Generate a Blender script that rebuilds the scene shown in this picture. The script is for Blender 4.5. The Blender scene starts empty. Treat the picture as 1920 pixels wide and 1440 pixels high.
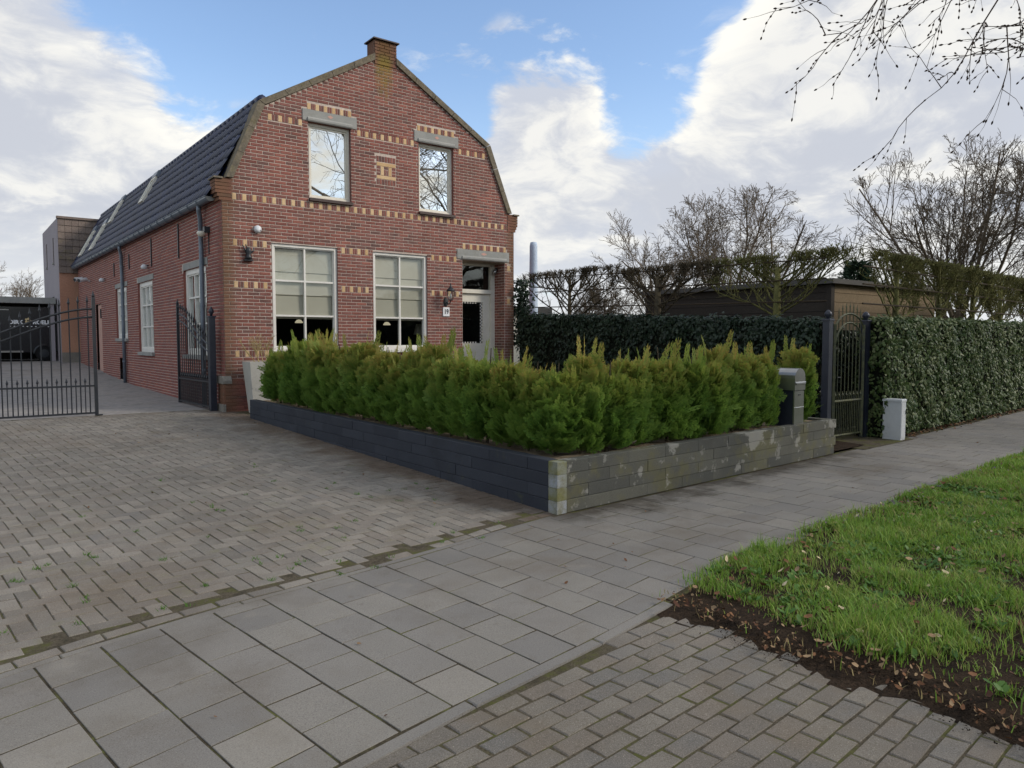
import bpy, math, random
import numpy as np
from mathutils import Vector, Matrix
scene = bpy.context.scene
col = scene.collection
R = math.radians

# ------------------------------------------------------------------ camera
def look_matrix(a, pitch, loc):
    fh = Vector((math.cos(a), math.sin(a), 0)); right = Vector((math.sin(a), -math.cos(a), 0)); up = Vector((0, 0, 1))
    f = fh*math.cos(pitch) - up*math.sin(pitch); u = fh*math.sin(pitch) + up*math.cos(pitch)
    m = Matrix((right, u, -f)).transposed().to_4x4(); m.translation = loc
    return m
cam = bpy.data.objects.new('camera', bpy.data.cameras.new('camera'))
col.objects.link(cam); scene.camera = cam
cam.data.sensor_width = 36.0; cam.data.lens = 25.99; cam.data.clip_end = 2000; cam.data.clip_start = .05
cam.matrix_world = look_matrix(R(52.66), R(3.386), (0, 0, 1.6))

# ------------------------------------------------------------------ sun and sky
SUN_EL, SUN_AZ = R(30), math.atan2(.66, -.62)        # azimuth measured from +Y towards +X
sdir = Vector((math.sin(SUN_AZ)*math.cos(SUN_EL), math.cos(SUN_AZ)*math.cos(SUN_EL), math.sin(SUN_EL)))
sun = bpy.data.objects.new('sun', bpy.data.lights.new('sun', 'SUN'))
col.objects.link(sun)
sun.data.energy = 2.3; sun.data.angle = R(16); sun.data.color = (1, .91, .79)
sun.rotation_euler = sdir.to_track_quat('Z', 'Y').to_euler()
scene.view_settings.view_transform = 'Standard'; scene.view_settings.look = 'None'
scene.view_settings.exposure = 0.14; scene.view_settings.gamma = 1.0

class G:
    """tiny node-graph helper"""
    def __init__(s, nt): s.nt = nt
    def n(s, t, ins=None, **kw):
        nd = s.nt.nodes.new(t)
        for k, v in kw.items(): setattr(nd, k, v)
        for k, v in (ins or {}).items(): s.put(nd.inputs[k], v)
        return nd
    def put(s, sock, v):
        if hasattr(v, 'is_output'): s.nt.links.new(v, sock)
        elif hasattr(v, 'outputs'): s.nt.links.new(v.outputs[0], sock)
        else:
            if sock.type == 'RGBA' and hasattr(v, '__len__') and len(v) == 3: v = (*v, 1)
            sock.default_value = v
    def m(s, op, a, b=0.0, c=None, clamp=False):
        nd = s.n('ShaderNodeMath', operation=op, use_clamp=clamp); s.put(nd.inputs[0], a); s.put(nd.inputs[1], b)
        if c is not None: s.put(nd.inputs[2], c)
        return nd.outputs[0]
    def vm(s, op, a, b=None):
        nd = s.n('ShaderNodeVectorMath', operation=op); s.put(nd.inputs[0], a)
        if b is not None: s.put(nd.inputs[1], b)
        return nd
    def mix(s, fac, a, b, blend='MIX'):
        nd = s.n('ShaderNodeMix', data_type='RGBA', blend_type=blend)
        s.put(nd.inputs[0], fac); s.put(nd.inputs[6], a); s.put(nd.inputs[7], b)
        return nd.outputs[2]
    def ss(s, v, lo, hi, a=0.0, b=1.0):
        nd = s.n('ShaderNodeMapRange', interpolation_type='SMOOTHSTEP')
        s.put(nd.inputs[0], v); s.put(nd.inputs[1], lo); s.put(nd.inputs[2], hi); s.put(nd.inputs[3], a); s.put(nd.inputs[4], b)
        return nd.outputs[0]
    def noise(s, vec, scale, detail=4, rough=.55, dist=0.0):
        nd = s.n('ShaderNodeTexNoise', {'Scale': scale, 'Detail': detail, 'Roughness': rough, 'Distortion': dist})
        if vec is not None: s.put(nd.inputs['Vector'], vec)
        return nd.outputs[0]
    def ramp(s, f, stops, interp='LINEAR'):
        nd = s.n('ShaderNodeValToRGB'); s.put(nd.inputs[0], f); cr = nd.color_ramp; cr.interpolation = interp
        while len(cr.elements) < len(stops): cr.elements.new(.5)
        for e, (p, c) in zip(cr.elements, stops): e.position = p; e.color = (*c, 1)
        return nd.outputs[0]

def S(r, g, b):
    f = lambda v: (v/255/12.92 if v/255 <= .04045 else ((v/255+.055)/1.055)**2.4)
    return (f(r), f(g), f(b))

world = bpy.data.worlds.new('World'); scene.world = world; world.use_nodes = True
wn = world.node_tree; wn.nodes.clear(); g = G(wn)
sky = g.n('ShaderNodeTexSky', sky_type='NISHITA', sun_disc=False, sun_elevation=SUN_EL, sun_rotation=SUN_AZ, altitude=0, air_density=1.0, dust_density=.6, ozone_density=1.6)
dirv = g.n('ShaderNodeTexCoord').outputs['Generated']
sep = g.n('ShaderNodeSeparateXYZ', {0: dirv}); dz = sep.outputs[2]
# cloud space: a flattened direction so that the clouds shrink towards the horizon
zz = g.m('ADD', g.m('MAXIMUM', dz, 0.0), .42)
cvec = g.n('ShaderNodeCombineXYZ', {0: g.m('DIVIDE', sep.outputs[0], zz), 1: g.m('DIVIDE', sep.outputs[1], zz), 2: g.m('MULTIPLY', dz, 1.6)}).outputs[0]
warp = g.n('ShaderNodeTexNoise', {'Scale': 2.2, 'Detail': 3, 'Vector': cvec}).outputs[1]
cvec = g.vm('ADD', cvec, g.vm('MULTIPLY', g.vm('SUBTRACT', warp, (.5, .5, .5)).outputs[0], (.35, .35, .35)).outputs[0]).outputs[0]
def cloud(vec):
    n1 = g.noise(vec, 2.3, 2, .5); n2 = g.noise(vec, 5.5, 10, .62)
    return g.m('MULTIPLY', g.m('SUBTRACT', g.m('ADD', g.m('MULTIPLY', n1, .5), g.m('MULTIPLY', n2, .5)), .5), 2.3)
base = cloud(cvec)
base2 = cloud(g.vm('ADD', cvec, (.10, -.05, .16)).outputs[0])
# cloud masses and blue gaps, as directions in the sky (vector, cos of inner and outer radius, weight)
blobs = [((0.071,0.984,0.163),0.9877,0.9397,0.42),
         ((-0.078,0.984,0.161),0.9848,0.8829,0.20),
         ((0.224,0.953,0.202),0.9976,0.9744,0.30),
         ((0.338,0.889,0.307),0.9998,0.9925,0.22),
         ((0.112,0.946,0.304),0.9994,0.9925,0.16),
         ((0.573,0.786,0.233),0.9976,0.9816,0.30),
         ((0.663,0.730,0.166),0.9976,0.9781,0.30),
         ((0.602,0.724,0.336),0.9994,0.9925,0.26),
         ((0.836,0.440,0.330),0.9962,0.9816,0.36),
         ((0.900,0.362,0.241),0.9877,0.9397,0.40),
         ((0.815,0.546,0.196),0.9962,0.9744,0.36),
         ((0.751,0.611,0.252),0.9994,0.9925,0.16),
         ((0.337,0.847,0.410),0.9877,0.9336,-0.62),
         ((0.688,0.618,0.381),0.9962,0.9781,-0.52),
         ((0.710,0.649,0.273),0.9998,0.9962,-0.34),
         ((0.866,0.483,0.128),0.9998,0.9945,-0.35),
         ((0.217,0.908,0.358),0.9976,0.9848,-0.30),
         ((0.478,0.812,0.335),0.9986,0.9903,-0.22)]
cov = None
for (v, ci, co, w) in blobs:
    d = g.vm('DOT_PRODUCT', dirv, v).outputs['Value']
    t = g.ss(d, co, ci, 0.0, w)
    cov = t if cov is None else g.m('ADD', cov, t)
dens = g.m('ADD', g.m('ADD', base, .16), cov)
puff = g.m('MULTIPLY', g.ss(g.noise(cvec, 7.5, 8, .62), .53, .70), g.ss(g.noise(cvec, 2.6, 2, .5), .42, .60))
alpha = g.m('MAXIMUM', g.ss(dens, -.02, .24), g.m('MULTIPLY', puff, .62))
thick = g.ss(dens, .25, .75)
light = g.ss(g.m('SUBTRACT', base, base2), -.22, .22)
ccol = g.mix(light, S(198, 203, 214), S(252, 249, 240))
ccol = g.mix(g.m('MULTIPLY', thick, g.m('SUBTRACT', .75, g.m('MULTIPLY', light, .45))), ccol, S(196, 199, 207))
lowfade = g.ss(dz, .0, .16)
ccol = g.mix(lowfade, S(224, 227, 230), ccol)
skyc = g.vm('MULTIPLY', sky.outputs[0], (.20, .20, .205)).outputs[0]
skyc = g.mix(g.ss(dz, 0.0, .35, .55, 0.0), skyc, S(205, 225, 240))
fin = g.mix(g.m('MULTIPLY', alpha, .97), skyc, ccol)
bg = g.n('ShaderNodeBackground', {'Color': fin, 'Strength': 1.0})
wo = g.n('ShaderNodeOutputWorld', {'Surface': bg})

# ------------------------------------------------------------------ materials
MATS = {}
def newmat(name):
    m = bpy.data.materials.new(name); m.use_nodes = True
    nt = m.node_tree; b = nt.nodes['Principled BSDF']; MATS[name] = m
    return m, G(nt), b
def proc(name, cols, rough=.8, spec=.3, nscale=6, wn_=.5, fine=60, fine_amt=.25, bump=.25, bscale=80, bdist=.01, stains=(), metal=0.0, extra=None, big=None):
    """colours picked per piece and by noise; fine grain, bump and stains on top"""
    m, g, b = newmat(name)
    geo = g.n('ShaderNodeNewGeometry'); pos = geo.outputs['Position']
    oi = g.n('ShaderNodeObjectInfo')
    rnd = g.m('FRACT', g.m('ADD', geo.outputs['Random Per Island'], g.m('MULTIPLY', oi.outputs['Random'], 7.31)))
    t = g.m('ADD', g.m('MULTIPLY', rnd, 1-wn_), g.m('MULTIPLY', g.ss(g.noise(pos, nscale, 3), .25, .75), wn_))
    if len(cols) == 1: c = g.mix(0.0, cols[0], cols[0])
    else: c = g.ramp(t, [(i/(len(cols)-1), k) for i, k in enumerate(cols)])
    f = g.noise(pos, fine, 4, .7)
    c = g.mix(1.0, c, g.n('ShaderNodeCombineXYZ', {i: g.ss(f, .2, .8, 1-fine_amt, 1+fine_amt) for i in range(3)}).outputs[0], 'MULTIPLY')
    if big:
        f2 = g.ss(g.noise(pos, big[0], 4, .6), .3, .7, 1-big[1], 1+big[1])
        c = g.mix(1.0, c, g.n('ShaderNodeCombineXYZ', {i: f2 for i in range(3)}).outputs[0], 'MULTIPLY')
    for (sc, k, lo, hi, amt) in stains:
        mask = g.m('MULTIPLY', g.ss(g.noise(g.vm('ADD', pos, (sc*3.1, 7*lo, 5)).outputs[0], sc, 5, .65), lo, hi), amt)
        c = g.mix(mask, c, k)
    if extra: c = extra(g, c, pos, rnd)
    g.put(b.inputs['Base Color'], c); b.inputs['Roughness'].default_value = rough
    b.inputs['Specular IOR Level'].default_value = spec; b.inputs['Metallic'].default_value = metal
    if bump:
        bp = g.n('ShaderNodeBump', {'Strength': bump, 'Distance': bdist, 'Height': g.noise(pos, bscale, 5, .65)})
        g.put(b.inputs['Normal'], bp.outputs[0])
    return m

def facade_wear(g, c, pos, rnd):
    """moss and soot on the outer corners, lichen running down from the chimney block"""
    sp = g.n('ShaderNodeSeparateXYZ', {0: pos}); x, y, z = sp.outputs
    nz = g.noise(pos, 3.2, 5, .65)
    ax = g.m('ABSOLUTE', g.m('SUBTRACT', x, 7.39))
    edge = g.m('MULTIPLY', g.ss(g.m('ADD', ax, g.m('MULTIPLY', g.m('SUBTRACT', nz, .5), .35)), 3.02, 3.30), g.ss(y, 14.4, 14.2))
    c = g.mix(g.m('MULTIPLY', edge, .62), c, S(104, 84, 62))
    streak = g.noise(g.n('ShaderNodeCombineXYZ', {0: g.m('MULTIPLY', x, 7.0), 1: 0.0, 2: g.m('MULTIPLY', z, 1.6)}).outputs[0], 1.0, 4, .6)
    lich = g.m('MULTIPLY', g.ss(g.m('ABSOLUTE', g.m('SUBTRACT', x, 7.36)), .26, .05), g.ss(g.m('ADD', z, g.m('MULTIPLY', streak, 1.5)), 7.3, 8.0))
    lich = g.m('MULTIPLY', lich, g.ss(y, 14.5, 14.3))
    c = g.mix(g.m('MULTIPLY', lich, .8), c, g.mix(g.ss(z, 7.35, 7.55), S(138, 122, 48), S(122, 82, 40)))
    top = g.m('MULTIPLY', g.ss(z, 7.1, 7.5), g.ss(g.m('ABSOLUTE', g.m('SUBTRACT', x, 7.39)), .5, .2))
    return g.mix(g.m('MULTIPLY', top, .55), c, S(92, 80, 62))
BR = [S(112, 76, 70), S(138, 87, 78), S(122, 83, 77), S(146, 95, 84), S(116, 75, 68), S(134, 93, 86), S(99, 76, 72), S(142, 85, 74)]
proc('brick', BR, .88, .15, 1.5, .25, 45, .28, .5, 60, .01, stains=((.9, S(104, 78, 70), .48, .72, .40), (3.5, S(150, 112, 100), .58, .74, .35)), big=(.7, .10), extra=facade_wear)
proc('mortar', [S(180, 166, 156), S(194, 180, 169)], .95, .1, 3, 1, 30, .2, .3, extra=facade_wear)
proc('yellow_brick', [S(198, 168, 126), S(206, 178, 140), S(188, 156, 116), S(202, 172, 132)], .85, .2, 2, .3, 50, .16, .3, extra=facade_wear)
proc('side_brick', [S(116, 76, 72), S(136, 86, 78), S(124, 82, 78), S(148, 92, 80), S(108, 74, 72)], .85, .2, 1.2, .35, 45, .22, .4)
proc('lintel', [S(140, 141, 138), S(152, 152, 148)], .9, .2, 3, 1, 60, .12, .2, stains=((5, S(120, 118, 108), .5, .75, .4),))
proc('coping', [S(98, 92, 80), S(118, 110, 96), S(88, 84, 76)], .95, .15, 4, .8, 30, .3, .5, stains=((7, S(96, 92, 52), .52, .7, .5),))
proc('white_paint', [S(214, 212, 204), S(222, 220, 214)], .45, .45, 3, 1, 20, .06, .05)
proc('cream_paint', [S(206, 202, 188), S(216, 212, 200)], .45, .45, 3, 1, 20, .06, .05)
proc('blind', [S(170, 166, 152), S(176, 172, 158)], .95, .1, 2, 1, 300, .08, .1, 300, .002)
proc('sill_tile', [S(60, 48, 46), S(74, 60, 56)], .6, .4, 4, .6, 40, .2, .2)
proc('interior', [(.02, .02, .022)], .9, .2, bump=0)
proc('roof_tile', [S(26, 36, 66), S(32, 44, 78), S(29, 38, 64), S(36, 44, 68), S(28, 41, 76)], .5, .45, 1.2, .35, 30, .25, .3, 40, .01, stains=((2.2, S(112, 74, 62), .60, .76, .5), (5, S(70, 74, 66), .6, .8, .4)))
proc('brown_tile', [S(110, 98, 92), S(122, 110, 102), S(100, 90, 86)], .85, .2, 1, .4, 20, .2, .3, stains=((2, S(112, 104, 62), .58, .75, .5),))
proc('zinc', [S(98, 108, 120), S(112, 121, 132)], .42, .5, 4, 1, 20, .1, .1, metal=.35)
proc('dark_metal', [S(26, 30, 36), S(36, 40, 46)], .45, .5, 6, 1, 40, .2, .1, stains=((9, S(74, 76, 44), .6, .75, .35),))
proc('algae_metal', [S(58, 62, 48), S(84, 86, 58), S(66, 70, 60)], .6, .4, 8, 1, 40, .25, .2)
proc('blue_metal', [S(32, 36, 48), S(39, 43, 55)], .4, .5, 5, 1, 40, .15, .1)
proc('steel', [S(150, 150, 148), S(168, 168, 168)], .28, .5, 4, 1, 120, .1, .03, metal=.85)
proc('stone_plinth', [S(132, 128, 120), S(120, 116, 108)], .9, .2, 4, 1, 40, .2, .4)
proc('render', [S(146, 140, 146), S(154, 148, 152)], .95, .15, .6, 1, 30, .08, .2)
proc('orange_brick', [S(172, 132, 108), S(182, 140, 116), S(164, 124, 104)], .9, .15, .5, .5, 20, .15, .2)
proc('pink_door', [S(186, 150, 136), S(192, 156, 142)], .7, .3, 1, 1, 20, .08, .1)
def tile_wear_shade(g, c, pos, rnd):
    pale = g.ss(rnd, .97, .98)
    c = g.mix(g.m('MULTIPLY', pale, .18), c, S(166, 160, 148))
    # damp stains along the planter foot, deepened as painted contact shade
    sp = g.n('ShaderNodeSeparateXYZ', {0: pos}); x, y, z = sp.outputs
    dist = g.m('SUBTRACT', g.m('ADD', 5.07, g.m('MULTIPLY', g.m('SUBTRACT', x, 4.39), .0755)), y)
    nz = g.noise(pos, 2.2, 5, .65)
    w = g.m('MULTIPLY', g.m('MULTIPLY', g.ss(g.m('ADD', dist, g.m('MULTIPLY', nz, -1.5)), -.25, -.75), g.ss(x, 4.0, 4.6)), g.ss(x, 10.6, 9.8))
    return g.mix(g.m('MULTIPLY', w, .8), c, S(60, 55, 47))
proc('paving', [S(121, 118, 114), S(126, 123, 118), S(117, 115, 112), S(128, 125, 119), S(122, 119, 115)], .92, .15, .7, .25, 330, .38, .5, 420, .004, stains=((1.1, S(102, 94, 84), .50, .74, .55), (.55, S(96, 90, 82), .54, .68, .5), (2.5, S(142, 136, 126), .58, .76, .4), (9, S(106, 100, 92), .60, .72, .5), (38, S(84, 78, 68), .70, .76, .6), (130, S(86, 82, 77), .52, .64, .5), (150, S(168, 163, 155), .57, .68, .45)), extra=tile_wear_shade, big=(.3, .14))
def drive_dirt_shade(g, c, pos, rnd):
    """brown dirt along the planter foot, doubling as painted contact shade"""
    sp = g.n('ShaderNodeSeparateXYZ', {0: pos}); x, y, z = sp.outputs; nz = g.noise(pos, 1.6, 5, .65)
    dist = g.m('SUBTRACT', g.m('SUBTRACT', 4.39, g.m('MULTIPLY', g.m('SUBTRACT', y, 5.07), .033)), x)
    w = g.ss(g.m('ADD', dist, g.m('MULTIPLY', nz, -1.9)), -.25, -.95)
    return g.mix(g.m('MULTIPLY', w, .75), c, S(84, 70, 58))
proc('klinker', [S(118, 114, 108), S(128, 124, 117), S(112, 108, 102), S(136, 131, 123), S(121, 115, 108), S(115, 113, 110)], .92, .2, 2, .25, 220, .42, .7, 260, .006, stains=((.5, S(112, 101, 90), .50, .70, .45), (1.3, S(104, 94, 80), .52, .72, .55), (2.5, S(118, 118, 78), .58, .75, .4), (30, S(92, 84, 72), .64, .72, .6), (55, S(190, 182, 166), .68, .74, .5), (130, S(92, 86, 76), .52, .64, .5), (140, S(192, 184, 170), .58, .70, .5)), big=(.45, .14), extra=drive_dirt_shade)
proc('apron_brick', [S(120, 115, 107), S(128, 123, 114), S(114, 109, 102), S(124, 117, 108), S(113, 111, 107), S(131, 125, 116)], .92, .2, 2, .25, 240, .48, .8, 280, .007, stains=((1.3, S(112, 102, 88), .50, .72, .6), (28, S(94, 86, 74), .62, .72, .6), (55, S(196, 186, 168), .67, .73, .5), (120, S(92, 85, 75), .52, .64, .5), (140, S(196, 187, 172), .58, .70, .5)), big=(.6, .12))
def joint_moss(g, c, pos, rnd):
    n = g.noise(pos, 3.5, 5, .65); n2 = g.noise(pos, 40, 3, .6)
    return g.mix(g.m('MULTIPLY', g.ss(n, .46, .62), g.ss(n2, .3, .55)), c, S(92, 94, 56))
proc('joint_soil', [S(84, 78, 67), S(95, 88, 75), S(74, 69, 59)], .98, .1, 8, 1, 90, .5, .9, 120, .02, extra=joint_moss)
proc('tile_joint', [S(62, 57, 48), S(72, 66, 54), S(54, 50, 43)], .98, .1, 8, 1, 90, .5, .6, 120, .01, extra=joint_moss)
proc('soil', [S(46, 38, 31), S(62, 51, 41), S(38, 32, 27)], .98, .1, 5, 1, 70, .5, 1.0, 60, .03)
proc('sand_soil', [S(150, 134, 112), S(124, 110, 92), S(164, 148, 126)], .98, .1, 5, 1, 90, .35, 1.0, 70, .03)
proc('ground', [S(90, 92, 70), S(104, 104, 84)], .98, .1, .3, 1, 5, .3, .5, 4, .05)
proc('asphalt', [S(84, 84, 86), S(96, 96, 98)], .9, .2, 1, 1, 200, .3, .4)
proc('yard_paving', [S(128, 126, 126), S(140, 136, 132), S(118, 116, 116)], .9, .2, 2.5, 1, 12, .2, .5, 10, .01, stains=((.4, S(108, 98, 88), .5, .7, .5),))
proc('block_front', [S(86, 87, 81), S(78, 79, 75), S(95, 95, 87), S(83, 83, 77)], .92, .2, 1, .4, 120, .25, .5, 150, .006, stains=((2.6, S(104, 101, 66), .48, .66, .5), (2.4, S(156, 155, 148), .575, .63, .6), (6.5, S(150, 149, 142), .60, .66, .45), (1.1, S(70, 68, 62), .60, .72, .5)))
proc('block_shaded', [S(50, 54, 62), S(56, 60, 68), S(46, 50, 58), S(54, 57, 64)], .8, .3, 1, .5, 120, .18, .35, 150, .005, stains=((2.2, S(84, 88, 96), .60, .74, .4), (3.1, S(80, 82, 60), .60, .74, .45), (1.2, S(40, 42, 46), .55, .7, .5)))  # driveway-side blocks: the shade on that face is put into the colour
proc('block_corner', [S(140, 146, 150), S(112, 112, 74), S(150, 156, 164), S(126, 122, 88)], .9, .2, 6, .25, 120, .25, .5, stains=((6, S(104, 100, 60), .45, .62, .6),))
proc('concrete_pot', [S(168, 166, 158), S(182, 180, 172)], .95, .15, 2, 1, 60, .12, .3, stains=((1.6, S(128, 130, 128), .58, .60, .4),))
proc('bark', [S(70, 64, 52), S(88, 80, 64), S(62, 58, 50)], .95, .15, 6, 1, 60, .35, .7, 60, .02)
proc('bark_street', [S(112, 104, 90), S(128, 120, 104)], .95, .1, 3, 1, 30, .25, .4, 40, .02)
proc('bark_moss', [S(92, 92, 58), S(110, 108, 66), S(74, 74, 52)], .95, .15, 6, 1, 60, .35, .7, 60, .02)
proc('bark_far', [S(104, 94, 82), S(120, 108, 94)], .95, .1, 1, 1, 10, .2, 0)
proc('bark_mid', [S(94, 84, 72), S(108, 97, 84)], .95, .1, 1, 1, 10, .2, 0)
proc('twig_dark', [S(58, 48, 42), S(72, 58, 48)], .9, .2, 6, 1, 60, .2, 0)
proc('shrub_twig', [S(150, 138, 92), S(166, 150, 106)], .9, .2, 6, 1, 60, .2, 0)
proc('lath', [S(58, 50, 40), S(70, 60, 46)], .9, .2, 3, 1, 60, .3, .3)
proc('shed_shaded', [S(54, 50, 46), S(62, 57, 51), S(48, 44, 41)], .8, .3, .8, .4, 30, .2, .3)  # side and front boards differ because shade and sun are coloured in
proc('shed_sunlit', [S(132, 116, 92), S(142, 125, 100), S(124, 108, 86)], .85, .2, .8, .4, 30, .18, .3)
proc('felt', [S(84, 82, 80), S(96, 94, 90)], .9, .2, 1, 1, 30, .15, .2)
proc('van_paint', [S(14, 17, 26)], .22, .6, bump=0, fine_amt=.02)
proc('van_glass', [S(10, 13, 20)], .06, .7, bump=0, fine_amt=.02)
proc('rubber', [S(20, 20, 22)], .85, .3, 5, 1, 60, .2, .3)
proc('white_print', [S(226, 228, 230)], .6, .3, bump=0, fine_amt=.02)
proc('gold_print', [S(206, 184, 140)], .6, .3, bump=0, fine_amt=.02)
proc('black_print', [S(22, 24, 26)], .6, .3, bump=0, fine_amt=.02)
proc('pink_print', [S(190, 150, 138)], .8, .3, bump=0, fine_amt=.1)
proc('pale_metal', [S(186, 190, 192), S(196, 199, 200)], .5, .4, 2, 1, 20, .05, .05)
proc('parasol_cover', [S(176, 192, 212), S(190, 204, 220)], .8, .3, 3, 1, 30, .1, .4, 12, .03)
proc('white_plastic', [S(204, 208, 212)], .45, .4, bump=0, fine_amt=.04)
proc('leaf_litter', [S(92, 64, 46), S(116, 84, 58), S(74, 50, 40), S(150, 128, 98), S(84, 56, 44)], .9, .2, 3, .1, 60, .2, .2)
proc('pale_stone', [S(196, 176, 140), S(206, 190, 160), S(180, 160, 128)], .9, .2, 3, .3, 60, .2, .3)
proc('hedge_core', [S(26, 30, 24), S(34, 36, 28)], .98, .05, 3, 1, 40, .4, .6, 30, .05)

def leafmat(name, cols, rough=.45, spec=.4, transl=.25, attr=None, attr_cols=None):
    m, g, b = newmat(name)
    geo = g.n('ShaderNodeNewGeometry'); oi = g.n('ShaderNodeObjectInfo')
    rnd = g.m('FRACT', g.m('ADD', geo.outputs['Random Per Island'], oi.outputs['Random']))
    t = g.m('ADD', g.m('MULTIPLY', rnd, .65), g.m('MULTIPLY', g.ss(g.noise(geo.outputs['Position'], 2.2, 3), .3, .7), .35))
    if attr: t = g.m('ADD', g.m('MULTIPLY', geo.outputs['Random Per Island'], .4), g.m('MULTIPLY', oi.outputs['Random'], .6))
    c = g.ramp(t, [(i/(len(cols)-1), k) for i, k in enumerate(cols)])
    if attr:
        a = g.n('ShaderNodeAttribute', attribute_name=attr).outputs['Fac']
        c2 = g.ramp(t, [(i/(len(attr_cols)-1), k) for i, k in enumerate(attr_cols)])
        c = g.mix(a, c, c2)
    g.put(b.inputs['Base Color'], c); b.inputs['Roughness'].default_value = rough; b.inputs['Specular IOR Level'].default_value = spec
    tr = g.n('ShaderNodeBsdfTranslucent', {'Color': c})
    mx = g.n('ShaderNodeMixShader', {0: transl, 1: b.outputs[0], 2: tr.outputs[0]})
    out = m.node_tree.nodes['Material Output']; g.put(out.inputs['Surface'], mx.outputs[0])
    return m
leafmat('thuja', [S(84, 120, 54), S(102, 138, 60), S(122, 154, 66), S(98, 134, 62), S(124, 150, 65)], .6, .3, .45, 'tip', [S(148, 166, 74), S(158, 172, 78), S(164, 164, 80), S(184, 154, 86), S(162, 170, 80), S(152, 168, 76)])
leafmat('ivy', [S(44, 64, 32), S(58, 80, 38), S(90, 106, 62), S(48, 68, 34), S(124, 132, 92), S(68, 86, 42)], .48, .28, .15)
leafmat('ivy_dark', [S(28, 42, 32), S(36, 52, 37), S(46, 62, 42)], .45, .35, .1)  # darker ivy: shade of the turned-away hedge faces put into leaf colour
leafmat('grass', [S(80, 117, 45), S(108, 147, 53), S(139, 171, 69), S(93, 127, 50), S(157, 170, 87), S(116, 136, 69)], .55, .3, .35)
leafmat('dry_grass', [S(150, 134, 92), S(170, 154, 110), S(128, 112, 78)], .8, .2, .2)
leafmat('weed', [S(70, 104, 44), S(86, 122, 50), S(60, 92, 44)], .5, .3, .25)
leafmat('bud_leaf', [S(96, 104, 54), S(116, 120, 66), S(86, 92, 52)], .6, .3, .3)
leafmat('conifer', [S(44, 62, 48), S(54, 72, 54)], .7, .2, .1)
leafmat('flower', [S(120, 82, 130), S(140, 100, 146)], .6, .2, .3)

def glassmat(name, base, k):
    m, g, b = newmat(name); nt = m.node_tree; nt.nodes.remove(b)
    geo = g.n('ShaderNodeNewGeometry'); cs = g.m('ABSOLUTE', g.vm('DOT_PRODUCT', geo.outputs['Normal'], geo.outputs['Incoming']).outputs['Value'])
    sch = g.m('POWER', g.m('SUBTRACT', 1.0, cs, clamp=True), 5.0)
    fac = g.m('ADD', base, g.m('MULTIPLY', sch, k), clamp=True)
    tr = g.n('ShaderNodeBsdfTransparent', {'Color': (.93, .95, .94)}); gl = g.n('ShaderNodeBsdfGlossy', {'Color': (.95, .98, .97), 'Roughness': .008})
    mx = g.n('ShaderNodeMixShader', {0: fac, 1: tr.outputs[0], 2: gl.outputs[0]})
    g.put(nt.nodes['Material Output'].inputs['Surface'], mx.outputs[0])
glassmat('glass', .07, .9)
glassmat('coated_glass', .62, .38)
glassmat('side_glass', .6, .4)
m_, g_, b_ = newmat('lamp_glow'); b_.inputs['Emission Color'].default_value = (1, .9, .62, 1); b_.inputs['Emission Strength'].default_value = .4
b_.inputs['Base Color'].default_value = (.7, .65, .5, 1)

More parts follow.
